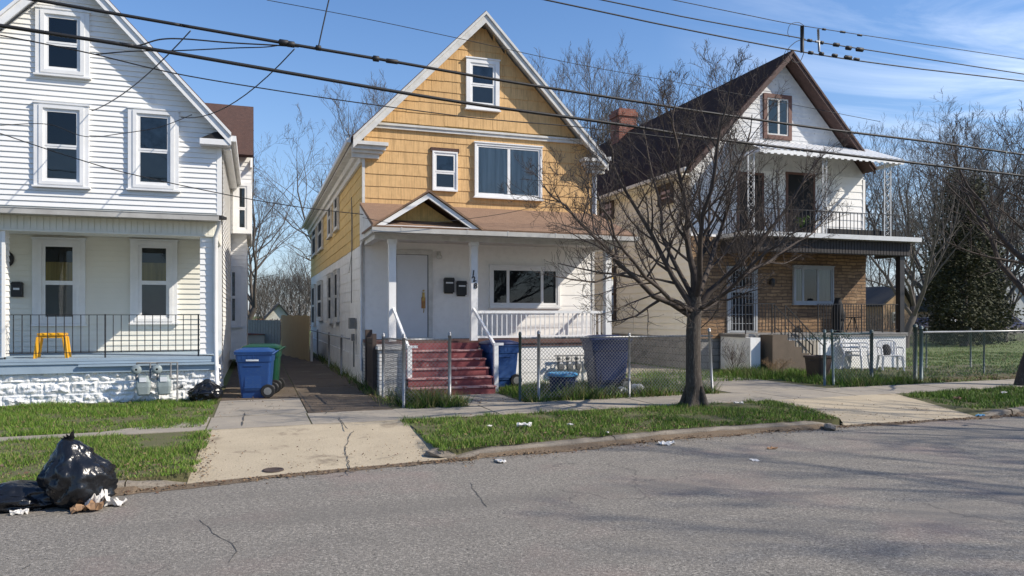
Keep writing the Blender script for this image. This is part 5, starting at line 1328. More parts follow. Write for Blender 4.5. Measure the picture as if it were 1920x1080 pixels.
for (px, py, sc, lb) in ((1176, 742, 0.9, 'left one of two crumpled white carrier bags by the fence'), (1205, 740, 1.15, 'right one of two crumpled white carrier bags by the fence')):
    X, Y = atZ(px, py)
    o = bag('plastic_bag', (0.17, 0.14), 0.20, px * 0.1, (0, 0), None, 0.25, n=26, nk=18).build('plastic_bag', M['bag_white'])
    tag(o, lb, 'plastic bag', 'white carrier bags'); place(o, (X, Y + 0.25, 0.0), 0.3, sc)
# scraps of litter
LIT = [(983, 803, 0.20, 'flattened white carton on the grass strip below the wire fence', 'paper'), (918, 803, 0.07, 'tiny white scrap left of the flattened carton', 'paper'),
       (1070, 801, 0.10, 'white scrap near the middle of the grass strip', 'paper'), (1139, 815, 0.05, 'smallest white scrap on the tree lawn', 'paper'),
       (938, 867, 0.16, 'white wrapper in the gutter below the flattened carton', 'paper'), (1250, 834, 0.20, 'long pale scrap in the gutter beneath the street tree', 'paper'),
       (1385, 760, 0.16, 'pale scrap on the grass right of the tree trunk', 'paper'), (1415, 863, 0.14, 'flat pale paper on the open road', 'paper'),
       (1882, 740, 0.14, 'white scrap on the grass strip at the far right', 'paper'), (1795, 751, 0.16, 'brown scrap on the right grass strip', 'cardboard'),
       (1838, 784, 0.13, 'pale blue scrap at the foot of the right driveway apron', 'lid_blue'), (1697, 716, 0.14, 'blue scrap under the corner fence post', 'lid_blue'),
       (1448, 842, 0.12, 'brown twiggy scrap in the gutter', 'cardboard'), (400, 822, 0.05, 'small stone on the apron edge', 'cardboard')]
for px, py, s, lb, m in LIT:
    z = -0.12 if py > 826 and px > 800 else 0.0
    X, Y = atZ(px, py, z)
    crumple('litter_scrap', (s, s * 0.6, s * 0.28 if px != 1415 else 0.01), px * 0.013, M[m], lb, 'litter', (X, Y, z + (0.03 if z == 0 else 0.0)), px, group='scraps of litter')
X, Y = atZ(513, 887, -0.08); Y += 0.22
vc = MB(); vc.lathe((0, 0, 0), [(0.001, 0.004), (0.085, 0.004), (0.09, 0.010), (0.11, 0.010), (0.115, 0.0)], 20)
vo = vc.build('valve_cover', M['gate_brown']); tag(vo, 'small dark round valve cover set in the pale apron', 'valve cover'); place(vo, (X, Y, zap(X, Y) + 0.004))
# broken kerb stones
for k, (px, py, s) in enumerate(((832, 855, 0.16), (1560, 804, 0.10))):
    X, Y = atZ(px, py, -0.1); m_ = MB(); v = []
    for j in range(7):
        for i in range(10):
            a = 2 * math.pi * i / 10; ph = math.pi * j / 6; q = Vector((math.cos(a) * math.sin(ph), math.sin(a) * math.sin(ph), math.cos(ph)))
            d = 1 + 0.5 * mnoise.noise(q * 1.5 + Vector((k * 5, 0, 0)))
            v.append(q * d)
    m_.add([(p.x * s * 1.3, p.y * s, p.z * s * 0.5) for p in v], [(j * 10 + i, j * 10 + (i + 1) % 10, (j + 1) * 10 + (i + 1) % 10, (j + 1) * 10 + i) for j in range(6) for i in range(10)])
    o = m_.build('kerb_stone', M['curb']); tag(o, ['broken kerb lump at the corner of the pale driveway apron', 'broken kerb lump touching the right driveway apron'][k], 'stone', 'broken kerb lumps'); place(o, (X, Y + 0.05, -0.08), k)

# ------------------------------------------------------------------ yellow stool on the left porch
so = thing('plastic_stool', (0, 0, 0), 'yellow plastic stool on the left porch behind the black railing', 'stool')
s_ = MB(); s_.loft([rrect(0, 0, 0.40, 0.30, 0.05, 0.365), rrect(0, 0, 0.42, 0.32, 0.06, 0.375), rrect(0, 0, 0.42, 0.32, 0.06, 0.40), rrect(0, 0, 0.38, 0.28, 0.06, 0.41)], 0); s_.box(-0.19, 0.19, -0.135, 0.135, 0.33, 0.364)
s_.build('seat', M['yellow_plastic'], so)
for a in (-1, 1):
    for b in (-1, 1):
        l = MB(); l.loft([rrect(a * 0.225, b * 0.15, 0.055, 0.045, 0.012, 0.0, 2), rrect(a * 0.18, b * 0.115, 0.07, 0.055, 0.012, 0.35, 2)], 0); l.build('leg', M['yellow_plastic'], so)
l = MB(); l.box(-0.20, 0.20, -0.145, -0.13, 0.12, 0.16) if False else l.box(-0.005, 0.005, -0.12, 0.12, 0.34, 0.35); l.build('rib', M['yellow_plastic'], so)
X, Z = atY(98, 668, PY1 + 0.35); place(so, (X, PY1 + 0.38, zd1), R(4), 1.10)

# ------------------------------------------------------------------ gas meters
def gas_set(X, Y, z, label, pos, riser, s=1.0, mm='meter_grey'):
    o = thing('gas_meter_set', (X, Y, z), label, 'gas meter', None)
    p = MB()
    for dx in pos:
        p.tube([(X + dx - 0.10 * s, Y, z + 0.22 * s), (X + dx - 0.10 * s, Y, z + 0.50 * s), (X + dx + 0.10 * s, Y, z + 0.50 * s), (X + dx + 0.10 * s, Y, z + 0.26 * s)], 0.016 * s, 7)
    p.tube([(X + pos[0] - 0.12, Y + 0.03, z + 0.50 * s), (X + riser, Y + 0.03, z + 0.50 * s), (X + riser, Y + 0.03, z - 0.35)], 0.018, 7)
    p.tube([(X + riser, Y + 0.03, z + 0.10), (X + riser + 0.10, Y + 0.03, z + 0.12)], 0.03, 8)
    p.build('pipework', M['pipe_grey'], o)
    for dx in pos:
        m = MB(); c = (X + dx, Y, z)
        rings = []
        for t, w, d in ((-0.02, 0.14, 0.08), (0.0, 0.18, 0.12), (0.12, 0.22, 0.15), (0.20, 0.21, 0.15), (0.24, 0.17, 0.12), (0.30, 0.15, 0.10)):
            rings.append(rrect(c[0], c[1], w * s, d * s, 0.035 * s, z + t * s, 3))
        m.loft(rings, 0, False)
        mo = m.build('meter', M[mm], o)
        f = MB(); f.box(c[0] - 0.05 * s, c[0] + 0.05 * s, c[1] - 0.085 * s, c[1] - 0.06 * s, z + 0.20 * s, z + 0.27 * s); f.build('dial', M['label_white'], mo)
        r = MB(); r.lathe((0, 0, 0), [(0.02, -0.02), (0.075 * s, -0.02), (0.08 * s, 0), (0.075 * s, 0.02), (0.02, 0.02)], 14)
        r.v = [(x_ + c[0] - 0.10 * s, z_ + c[1] - 0.05, y_ + z + 0.40 * s) for x_, y_, z_ in r.v]; r.build('regulator', M[mm], mo)
    return o
X, Z = atY(285, 740, PY1 - 0.22)
gas_set(X, PY1 - 0.22, 0.16, 'pair of grey gas meters on the white block wall', (-0.14, 0.20), 0.42, 1.12)
X, Z = atY(1075, 695, PY - 0.2)
gas_set(X, PY - 0.15, 0.36, 'row of four gas meters on the white porch base', (-0.30, -0.08, 0.14, 0.36), 0.5, 0.62, 'pipe_grey')

# ------------------------------------------------------------------ chain link fences
def ylf(x): return swf(x) + 1.50
def mesh_panel(mb, a, b, z0, z1, dia=0.075, r=0.0022, sag=0.0):
    a = Vector((*a, 0)); b = Vector((*b, 0)); L = (b - a).length; H = z1 - z0; d = (b - a) / L
    k = int(L / dia) + 1
    nrm = Vector((-d.y, d.x, 0)) * r
    def seg(s0, h0, s1, h1, o):
        p = a + d * s0 + Vector((0, 0, z0 + h0)) + nrm * o; q = a + d * s1 + Vector((0, 0, z0 + h1)) + nrm * o
        mb.bar(p, q, 2 * r, 2 * r)
    Hn = H
    s = -H
    i = 0
    while s < L:
        s0, h0, s1, h1 = s, 0, s + H, H
        if s0 < 0: h0 = -s0; s0 = 0
        if s1 > L: h1 -= (s1 - L); s1 = L
        if s1 > s0: seg(s0, h0, s1, h1, 0.8); seg(s0, H - h0, s1, H - h1, -0.8)
        s += dia; i += 1
    # twisted tips along the top
    for i in range(int(L / dia)):
        p = a + d * (i * dia + dia / 2) + Vector((0, 0, z1)); mb.bar(p, p + Vector((0, 0, 0.025)), 2 * r, 2 * r)
def post(parent, x, y, h, r, m, lean=(0, 0), cap=True, z=0.0, name='post'):
    p = MB(); top = (x + lean[0], y + lean[1], z + h)
    p.tube([(x, y, z - 0.05), top], r, 10)
    if cap: p.lathe((top[0], top[1], top[2]), [(r * 1.15, -0.02), (r * 1.2, 0.01), (r * 0.9, 0.035), (r * 0.3, 0.05)], 10)
    return p.build(name, m, parent)
fA = thing('wire_fence', (2.9, ylf(2.9), 0), 'low galvanised wire fence in front of the ochre house', 'fence')
def gp(px, y=None):
    v = at_line(px, 640, 11.15 + 1.50, 0.05); return (v.x, v.y)
p0, p1, p2, p3, p4 = gp(757), gp(843), gp(975), gp(1010), gp(1336)
for (p, r, h, m) in ((p0, 0.028, 1.22, 'galv'), (p1, 0.030, 1.25, 'galv'), (p2, 0.026, 1.24, 'post_dark'), (p3, 0.030, 1.26, 'galv')):
    post(fA, p[0], p[1], h, r, M[m])
post(fA, p4[0], p4[1], 1.28, 0.028, M['galv'], (-0.08, 0.0))
post(fA, gp(1180)[0], gp(1180)[1], 1.2, 0.022, M['galv'])
for a, b in ((p0, p1), (p2, p3), (p3, p4)):
    k = MB(); k.tube([(a[0], a[1], 1.17), (b[0], b[1], 1.17)], 0.017, 8); k.build('top_rail', M['galv'], fA)
    k = MB(); mesh_panel(k, (a[0], a[1] - 0.015), (b[0], b[1] - 0.015), 0.06, 1.17, 0.072, 0.0026); k.build('wire_mesh', M['wire'], fA)
# return towards the stair wall at the left
pL = (2.33, ylf(2.4) + 1.7)
post(fA, pL[0], pL[1], 1.2, 0.03, M['galv'])
k = MB(); k.tube([(p0[0], p0[1], 1.17), (pL[0], pL[1], 1.15)], 0.017, 8); k.build('top_rail', M['galv'], fA)
k = MB(); mesh_panel(k, p0, pL, 0.06, 1.15, 0.072, 0.0024); k.build('wire_mesh', M['wire'], fA)
# dark gate leaf between the houses and the stair wall
gt_ = thing('side_gate', (2.38, 16.0, 0), 'dark brown side gate beside the stair wall of the ochre house', 'gate')
for bx_ in ((2.20, 2.34, 16.0, 16.1, 0, 1.28), (2.20, 2.28, 15.0, 15.08, 0, 1.22)): MB().box(*bx_).build('post', M['gate_brown'], gt_)
k = MB(); k.box(2.22, 2.26, 15.09, 15.99, 0.12, 0.2); k.box(2.22, 2.26, 15.09, 15.99, 1.02, 1.12)
for i in range(9): k.box(2.225, 2.255, 15.11 + 0.1 * i, 15.11 + 0.1 * i + 0.07, 0.201, 1.019)
k.build('leaf', M['gate_brown'], gt_)
# rail along the driveway side of the ochre house
fS = thing('side_rail', (2.1, 22, 0), 'old pipe rail along the driveway side of the ochre house', 'fence')
k = MB(); k.tube([(2.12, 18.2, 1.02), (2.12, 33, 0.95)], 0.02, 8); k.build('top_rail', M['galv'], fS)
for y_ in (20.0, 23.5, 28.0, 33): post(fS, 2.12, y_, 1.02, 0.03, M['galv'])
# fence before the stone faced house
fB = thing('wire_fence', (13.2, ylf(13), 0), 'wire fence with dark posts in front of the stone faced house', 'fence')
def gq(px): v = at_line(px, 640, 12.45, 0.10); return (v.x, v.y)
q0, q1, q2, q3, q4, q5 = gq(1546), gq(1563), gq(1634), gq(1716), gq(1727), gq(1990)
post(fB, *q0, 1.22, 0.030, M['post_teal']); post(fB, *q1, 1.22, 0.028, M['post_teal'], (-0.05, 0)); post(fB, *q2, 1.20, 0.040, M['post_dark'])
post(fB, *q3, 1.32, 0.050, M['post_dark']); post(fB, *q4, 1.28, 0.045, M['post_teal'])
for a, b, z in ((q1, q2, 1.16), (q4, q5, 1.17)):
    k = MB(); k.tube([(a[0], a[1], z), (b[0], b[1], z)], 0.022, 8); k.build('top_rail', M['post_teal'] if a is q1 else M['galv'], fB)
for a, b in ((q1, q2), (q2, q3), (q4, q5)):
    k = MB(); mesh_panel(k, (a[0], a[1] - 0.02), (b[0], b[1] - 0.02), 0.05, 1.15, 0.085, 0.0022 if a is not q4 else 0.0014); k.build('wire_mesh', M['wire'] if a is not q4 else M['post_teal'], fB)
# inner field posts beyond the lot fence
fC = thing('lot_fence', (16, 16, 0), 'line of thin dark posts with one rail across the empty lot', 'fence')
pts = [atZ(1737, 690), atZ(1820, 689), atZ(1845, 700)]
for (x, y) in pts: post(fC, x, y, 1.15, 0.025, M['post_dark'])
x0, y0 = pts[0]; k = MB(); k.tube([(x0, y0, 1.1), (pts[1][0], pts[1][1], 1.1), (pts[2][0], pts[2][1], 1.1)], 0.012, 6); k.build('top_rail', M['post_dark'], fC)
# vine on the paired posts
vn = MB()
for _ in range(420):
    t = random.random(); c = Vector((q0[0] + (q1[0] - q0[0] + 0.9) * t - 0.45, q0[1] + random.gauss(0, 0.05), 1.12 + random.gauss(0, 0.05) - 0.12 * random.random() ** 2))
    a = random.uniform(0, 6.28); s = random.uniform(0.015, 0.035)
    vn.add([c, c + Vector((math.cos(a) * s, math.sin(a) * s, s * 0.6)), c + Vector((math.cos(a + 0.9) * s, math.sin(a + 0.9) * s, -s * 0.5))], [(0, 1, 2)])
tag(vn.build('climbing_vine', M['ivy_teal']), 'tangled vine over the tops of the paired fence posts', 'vine')

# ------------------------------------------------------------------ resin garden chairs
def garden_chair(label, n=1):
    o = thing('garden_chair', (0, 0, 0), label, 'chair', 'white resin garden chairs')
    s = MB(); s.loft([rrect(0, 0, 0.50, 0.46, 0.06, 0.41), rrect(0, 0, 0.52, 0.48, 0.06, 0.43), rrect(0, 0.0, 0.48, 0.44, 0.06, 0.44)], 0); s.build('seat', M['chair_white'], o)
    b = MB()
    for i in range(6):
        x = -0.17 + 0.068 * i; b.bar((x, 0.23, 0.46), (x * 1.15, 0.36, 0.80), 0.045, 0.015)
    b.tube([(-0.25, 0.22, 0.42), (-0.26, 0.35, 0.76), (-0.18, 0.385, 0.84), (0, 0.39, 0.86), (0.18, 0.385, 0.84), (0.26, 0.35, 0.76), (0.25, 0.22, 0.42)], 0.022, 8); b.build('backrest', M['chair_white'], o)
    for sx in (-1, 1):
        a = MB(); a.tube([(sx * 0.27, -0.24, 0.43), (sx * 0.29, -0.24, 0.62), (sx * 0.29, -0.18, 0.655), (sx * 0.28, 0.28, 0.66)], 0.022, 7); a.build('armrest', M['chair_white'], o)
        for y0, y1 in ((-0.24, -0.28), (0.22, 0.30)):
            l = MB(); l.loft([rrect(sx * 0.285, y1, 0.05, 0.04, 0.01, 0.0, 2), rrect(sx * 0.25, y0, 0.065, 0.05, 0.01, 0.42, 2)], 0); l.build('leg', M['chair_white'], o)
    return o
gc = garden_chair('white resin garden chair with a dark cushion beside the corner fence post')
X, Y = atZ(1696, 697); place(gc, (X, Y + 0.5, 0.0), R(-30), 1.0)
gk1 = dup(gc, (X - 0.75, Y + 1.0, 0.0), R(25), None, 'left white resin chair against the porch base, facing slightly left')
gk2 = dup(gc, (X - 0.72, Y + 1.04, 0.12), R(24), None, 'white resin chair stacked on top of the left one')
cu_ = bag('cushion', (0.16, 0.10), 0.34, 3.3, (0, 0), None, 0.06, n=20, nk=14, neck=0.1).build('cushion', M['cushion'])
tag(cu_, 'black cushion slumped on the white resin chair', 'cushion'); place(cu_, (X - 0.12, Y + 0.52, 0.44), 0.2)
# potted plant on the balcony
pp = thing('potted_plant', (0, 0, 0), 'leafy green potted plant on the upstairs balcony', 'plant')
t = MB(); t.lathe((0, 0, 0), [(0.09, 0), (0.13, 0.2), (0.145, 0.21), (0.145, 0.24), (0.12, 0.24)], 14); t.build('pot', M['brown_bin'], pp)
t = MB()
for i in range(26):
    a = random.uniform(0, 6.28); r = random.uniform(0.12, 0.34); h = random.uniform(0.16, 0.36); w = 0.03
    p = [Vector((math.cos(a) * r * q, math.sin(a) * r * q, 0.22 + h * math.sin(q * 2.3) * 1.1)) for q in (0, .35, .7, 1)]
    n_ = Vector((-math.sin(a), math.cos(a), 0)) * w
    t.add([p[0] - n_ * .3, p[0] + n_ * .3, p[1] - n_, p[1] + n_, p[2] - n_, p[2] + n_, p[3]], [(0, 1, 3, 2), (2, 3, 5, 4), (4, 5, 6)])
t.build('leaves', M['leaf_green'], pp)
X, Z = atY(1505, 425, 17.8); place(pp, (X, 17.85, BZ + 0.02), 0)
pp2 = thing('lattice_screen', (0, 0, 0), 'dark tall planter on the stone faced porch', 'planter')
t = MB(); t.lathe((0, 0, 0), [(0.16, 0), (0.20, 0.5), (0.19, 0.62), (0.10, 0.95), (0.08, 1.05)], 16); t.build('body', M['tar'], pp2)
pp2.name = 'tall_planter'
X, Z = atY(1571, 600, 18.2); place(pp2, (X, 18.2, QF))
tb2 = thing('side_table', (0, 0, 0), 'small black side table on the stone faced porch', 'table')
t = MB(); t.lathe((0, 0, 0.44), [(0.24, 0), (0.25, 0.015), (0.24, 0.03)], 18); t.build('tabletop', M['tar'], tb2)
for a in (0.5, 2.6, 4.7):
    l = MB(); l.tube([(math.cos(a) * 0.05, math.sin(a) * 0.05, 0.44), (math.cos(a) * 0.2, math.sin(a) * 0.2, 0)], 0.014, 6); l.build('leg', M['tar'], tb2)
X, Z = atY(1600, 600, 18.2); place(tb2, (X, 18.2, QF))

# ------------------------------------------------------------------ back of the driveway
wf = thing('board_fence', (1.3, 28.5, 0), 'tan wooden board fence at the end of the driveway', 'fence')
a = Vector((0.95, 31.0, 0)); b = Vector((1.72, 26.3, 0)); n = 34
k = MB()
for i in range(n):
    p = a.lerp(b, (i + 0.04) / n); q = a.lerp(b, (i + 0.94) / n); k.bar((p.x, p.y, 0.80 + 0.02 * math.sin(i * 7)), (q.x, q.y, 0.80 + 0.02 * math.sin(i * 7)), 0.02, 1.55)
k.build('boards', M['wood_fence'], wf)
k = MB(); k.box(1.75, 1.83, 26.2, 26.28, 0, 1.0); k.build('post', M['old_white'], wf)
gw = thing('garage', (1.5, 62, 0), 'small cream gable garage far beyond the driveway', 'garage')
GX0, zg0 = atY(489, 608, 62); GX1, _ = atY(552, 608, 62); GXm, zgp = atY(523, 571, 62)
k = MB(); k.prism([(GX0, 0), (GX1, 0), (GX1, zg0), (GXm, zgp), (GX0, zg0)], 62, 68); k.build('wall', M['far_white'], gw)
k = MB(); k.prism([(GX0 - 0.25, zg0 - 0.2), (GXm, zgp + 0.03), (GXm, zgp + 0.13), (GX0 - 0.3, zg0 - 0.1)], 61.7, 68.3); k.prism([(GXm, zgp + 0.03), (GX1 + 0.25, zg0 - 0.2), (GX1 + 0.3, zg0 - 0.1), (GXm, zgp + 0.13)], 61.7, 68.3); k.build('roof', M['far_roof'], gw)
for px in (519, 536.5):
    x, z = atY(px, 603, 61.9); k = MB(); k.box(x - 0.12, x + 0.12, 61.9, 61.98, z - 0.12, z + 0.14); k.build('window', M['dark_room'], gw)
hd_ = MB()
for _ in range(5200):
    x = random.uniform(-1.2, 3.0); y_ = random.uniform(47, 49.5); z = abs(random.gauss(0, 0.6)) + 0.1
    if z > 1.3: continue
    a = random.uniform(0, 6.28); s = random.uniform(0.05, 0.13); c = Vector((x, y_, z))
    hd_.add([c, c + Vector((math.cos(a) * s, math.sin(a) * s, s)), c + Vector((math.cos(a + 1) * s, math.sin(a + 1) * s, -s * 0.4))], [(0, 1, 2)])
tag(hd_.build('hedge', M['hedge']), 'rust brown hedge across the back of the driveway', 'hedge')
tr = thing('utility_trailer', (-0.3, 33, 0), 'pale boxed trailer parked behind the green bin', 'trailer')
X0, z0 = atY(461, 652, 33); X1, z1 = atY(503, 628, 33)
k = MB(); k.box(X0, X1, 33, 36, 0.35, z1); k.build('body', M['far_white'], tr)
k = MB(); k.box(X0, X0 + 0.04, 32.95, 32.99, 0.35, z1 + 0.03); k.box(X1 - 0.04, X1, 32.95, 32.99, 0.35, z1 + 0.03); k.box(X0 - 0.02, X1 + 0.02, 32.95, 36.02, z1 + 0.001, z1 + 0.04); k.build('frame', M['chimney_brick'], tr)
for s in (0.15, 0.85):
    k = MB(); k.lathe((0, 0, 0), [(0.05, -0.06), (0.28, -0.06), (0.3, 0), (0.28, 0.06), (0.05, 0.06)], 14); k.v = [(z_ + X0 + (X1 - X0) * s, x_ + 34, y_ + 0.3) for x_, y_, z_ in k.v]; k.build('wheel', M['rubber'], tr)
kb_ = MB(); kb_.slab([(-0.3, 19), (0.0, 19), (0.9, 28.5), (0.75, 28.5)], 0.0, 0.05) if False else None
fr_ = thing('grey_screen_fence', (0.5, 34, 0), 'short grey screen fence left of the tan board fence', 'fence')
k = MB(); a = Vector((-1.2, 38, 0)); b = Vector((0.93, 31.1, 0))
for i in range(20):
    p = a.lerp(b, (i + 0.04) / 20); q = a.lerp(b, (i + 0.95) / 20); k.bar((p.x, p.y, 0.7), (q.x, q.y, 0.7), 0.02, 1.35)
k.build('boards', M['pipe_grey'], fr_)

# ------------------------------------------------------------------ far houses on the right
def far_house(name, label, px0, px1, pyt, pyp, Y, pxp, wall, roof, depth=8, front=True, win=()):
    X0, zt = atY(px0, pyt, Y); X1, _ = atY(px1, pyt, Y); Xp, zp = atY(pxp, pyp, Y)
    o = thing(name, ((X0 + X1) / 2, Y, 0), label, 'house', 'far houses beyond the empty lot')
    zt = max(zt, 1.9)
    k = MB()
    if front: k.prism([(X0, 0), (X1, 0), (X1, zt), (Xp, zp), (X0, zt)], Y, Y + depth)
    else: k.box(X0, X1, Y, Y + depth, 0, zt)
    k.build('wall', M[wall], o)
    k = MB()
    if front:
        k.prism([(X0 - 0.3, zt - 0.2), (Xp, zp + 0.05), (Xp, zp + 0.2), (X0 - 0.35, zt - 0.05)], Y - 0.35, Y + depth + 0.3)
        k.prism([(Xp, zp + 0.05), (X1 + 0.3, zt - 0.2), (X1 + 0.35, zt - 0.05), (Xp, zp + 0.2)], Y - 0.35, Y + depth + 0.3)
    else:
        k.prism([(Y - 0.4, zt), (Y + depth / 2, zp), (Y + depth + 0.4, zt)], -X1 - 0.3, -X0 + 0.3); k.v = [(-b_, a_, c_) for a_, b_, c_ in k.v]
    k.build('roof', M[roof], o)
    for (wa, wb, ya, yb) in win:
        a, b, c, d = rectY(wa, wb, ya, yb, Y)
        window(o, FRONT(Y), a, b, max(c, 0.6), d, trim=0.08, tm=M['far_white'], sm=M['far_white'], sill=False)
    return o
far_house('slate_roof_house', 'dark hip-like slate roof house behind the right porch corner', 1605, 1664, 582, 520, 52, 1634, 'far_brick', 'far_roof', 9, False)
far_house('tan_brick_cottage', 'tan brick gable cottage seen past the dark porch post', 1654, 1706, 570, 540, 47, 1690, 'far_brick', 'far_roof', 8, True, ((1672, 1684, 585, 605),))
far_house('low_brick_house', 'low tan brick house behind the evergreen in the distance', 1770, 1848, 590, 552, 58, 1808, 'far_brick', 'far_roof', 9, False, ((1795, 1805, 592, 612), (1822, 1832, 592, 612)))
far_house('grey_boarded_house', 'grey boarded gable house at the far right edge', 1852, 1935, 575, 512, 60, 1893, 'grey_paint', 'far_roof', 9, True, ((1862, 1874, 585, 610), (1884, 1894, 585, 610)))
def far_car(px, Y, m, label, rz):
    o = thing('parked_car', (0, 0, 0), label, 'car', 'cars parked far behind the empty lot')
    b = MB(); prof = [(-2.2, 0.35), (-2.25, 0.7), (-1.5, 0.86), (-0.9, 1.32), (0.7, 1.36), (1.4, 0.92), (2.15, 0.85), (2.2, 0.4)]
    b.prism(prof, -0.82, 0.82); b.build('body', m, o)
    g_ = MB(); g_.prism([(-1.3, 0.90), (-0.85, 1.25), (0.65, 1.28), (1.15, 0.92)], -0.835, 0.835); g_.build('side_window', M['dark_room'], o)
    for x in (-1.4, 1.35):
        for s in (-1, 1):
            w = MB(); w.lathe((0, 0, 0), [(0.05, -0.1), (0.30, -0.1), (0.32, 0), (0.30, 0.1), (0.05, 0.1)], 14); w.v = [(a + x, c + s * 0.78, bb_ + 0.32) for a, bb_, c in w.v]; w.build('wheel', M['rubber'], o)
    X, _ = atY(px, 600, Y); place(o, (X, Y, 0), rz)
far_car(1742, 49, M['car_blue'], 'dark blue car parked beyond the empty lot', R(5))
far_car(1762, 56, M['car_white'], 'pale car just right of the dark blue car', R(80))
far_car(1880, 50, M['car_blue'], 'dark car parked before the grey boarded house', R(2))
# ------------------------------------------------------------------ trees
class TreeGen:
    def __init__(s, seed, tw=0.004, sides=(8, 6, 5, 4, 3), spread=0.9, up=0.25, kids=(9, 8, 6, 5), lens=(0.55, 0.5, 0.5, 0.5), levels=4, wig=0.10):
        s.r = random.Random(seed); s.tw = tw; s.sides = sides; s.spread = spread; s.up = up; s.kids = kids; s.lens = lens; s.levels = levels; s.wig = wig
        s.trunk = MB(); s.crown = MB()
    def rv(s):
        while True:
            v = Vector((s.r.uniform(-1, 1), s.r.uniform(-1, 1), s.r.uniform(-1, 1)))
            if 0.05 < v.length < 1: return v.normalized()
    def limb(s, pts, r0, r1, lvl, mb=None, kids=None, tmin=0.25, lenk=None):
        mb = mb or s.crown
        n = len(pts) - 1
        rs = [r0 + (r1 - r0) * (i / n) ** 0.8 for i in range(n + 1)]
        mb.tube(pts, rs, s.sides[min(lvl, len(s.sides) - 1)], 0, cap=False)
        if lvl >= s.levels: return
        L = sum((pts[i + 1] - pts[i]).length for i in range(n))
        k = kids if kids is not None else s.kids[min(lvl, len(s.kids) - 1)]
        for j in range(k):
            t = tmin + (1 - tmin) * (j + s.r.random()) / k
            f = min(t * n, n - 1e-4); i = int(f); p = pts[i].lerp(pts[i + 1], f - i)
            d = (pts[i + 1] - pts[i]).normalized()
            q = s.rv(); q = (q - d * q.dot(d)).normalized()
            nd = (d * (1 - s.spread * 0.55) + q * s.spread * s.r.uniform(0.6, 1.1) + Vector((0, 0, s.up))).normalized()
            ln = L * (lenk or s.lens[min(lvl, len(s.lens) - 1)]) * (1.15 - 0.65 * t) * s.r.uniform(0.7, 1.25)
            rr = max(s.tw, (r0 + (r1 - r0) * t) * s.r.uniform(0.42, 0.62))
            s.limb(s.path(p, nd, ln, 4 if lvl < 2 else 3), rr, max(s.tw * 0.6, rr * 0.3), lvl + 1, s.crown)
    def path(s, p, d, ln, n, up=None):
        out = [p.copy()]; d = d.copy()
        for i in range(n):
            d = (d + s.rv() * s.wig * 2 + Vector((0, 0, s.up * 0.35 if up is None else up))).normalized()
            p = p + d * ln / n; out.append(p.copy())
        return out
def tree_thing(label, trunk, crown, mt, mc, name='bare_tree', group=None, loc=(0, 0, 0), cat='tree'):
    o = thing(name, (0, 0, 0), label, cat, group)
    trunk.build('trunk', mt, o); crown.build('crown', mc, o)
    o.location = loc
    return o
# the street tree, its main limbs following the photograph's
tx, ty = atZ(1302, 762)
T = TreeGen(5, tw=0.0032, spread=0.85, up=0.26, kids=(11, 8, 7, 4), lens=(0.37, 0.48, 0.55, 0.55), levels=3, wig=0.13)
def sp(px, py, off):    # a point on the tree, off metres nearer (-) or farther (+) than its trunk
    v = at_line(px, py, ty + off, 0.0); return Vector((v.x - tx, v.y - ty, v.z))
trk = [Vector((0, 0, -0.05)), Vector((0, 0, 0.15)), sp(1300, 690, 0), sp(1300, 620, 0), sp(1303, 575, 0), sp(1303, 540, 0.02)]
T.trunk.tube(trk, [0.21, 0.155, 0.130, 0.125, 0.118, 0.078], 14, 0, True)
for k in range(5):
    a = k * 1.3; T.trunk.tube([Vector((math.cos(a) * 0.10, math.sin(a) * 0.10, 0.35)), Vector((math.cos(a) * 0.19, math.sin(a) * 0.19, 0.06)), Vector((math.cos(a) * 0.30, math.sin(a) * 0.30, -0.04))], [0.06, 0.07, 0.03], 7)
LIMBS = [
    ([(1292, 590, 0), (1225, 555, -.15), (1160, 495, -.3), (1110, 440, -.5), (1060, 385, -.6), (1020, 350, -.7)], .060, 11),
    ([(1298, 575, 0), (1262, 520, .1), (1222, 440, .25), (1180, 370, .4), (1150, 310, .5), (1140, 262, .5)], .060, 11),
    ([(1300, 560, 0), (1268, 500, .4), (1240, 440, .9), (1235, 370, 1.2), (1215, 290, 1.4), (1205, 240, 1.5)], .050, 11),
    ([(1303, 550, 0), (1293, 480, 0), (1290, 400, -.1), (1272, 320, -.2), (1262, 240, -.2), (1268, 190, -.2)], .070, 12),
    ([(1305, 560, 0), (1312, 480, -.5), (1318, 400, -.9), (1342, 310, -1.2), (1352, 230, -1.4), (1368, 160, -1.5)], .058, 11),
    ([(1306, 565, 0), (1330, 500, .3), (1352, 430, .6), (1375, 350, .9), (1400, 270, 1.1), (1410, 215, 1.2)], .056, 11),
    ([(1312, 575, 0), (1350, 530, -.1), (1400, 480, -.2), (1452, 420, -.3), (1500, 350, -.4), (1530, 300, -.5)], .062, 12),
    ([(1312, 585, 0), (1358, 548, .3), (1410, 505, .7), (1470, 470, 1.0), (1520, 440, 1.1), (1560, 400, 1.2)], .048, 11),
    ([(1308, 580, 0), (1345, 560, -.5), (1390, 520, -1.0), (1440, 470, -1.4), (1480, 440, -1.6), (1530, 415, -1.7)], .044, 10),
    ([(1298, 585, 0), (1255, 560, -.6), (1210, 520, -1.1), (1170, 470, -1.5), (1145, 410, -1.7), (1120, 360, -1.8)], .044, 10),
    ([(1303, 545, 0), (1320, 470, .6), (1330, 400, 1.1), (1338, 320, 1.5), (1345, 260, 1.7)], .044, 10)]
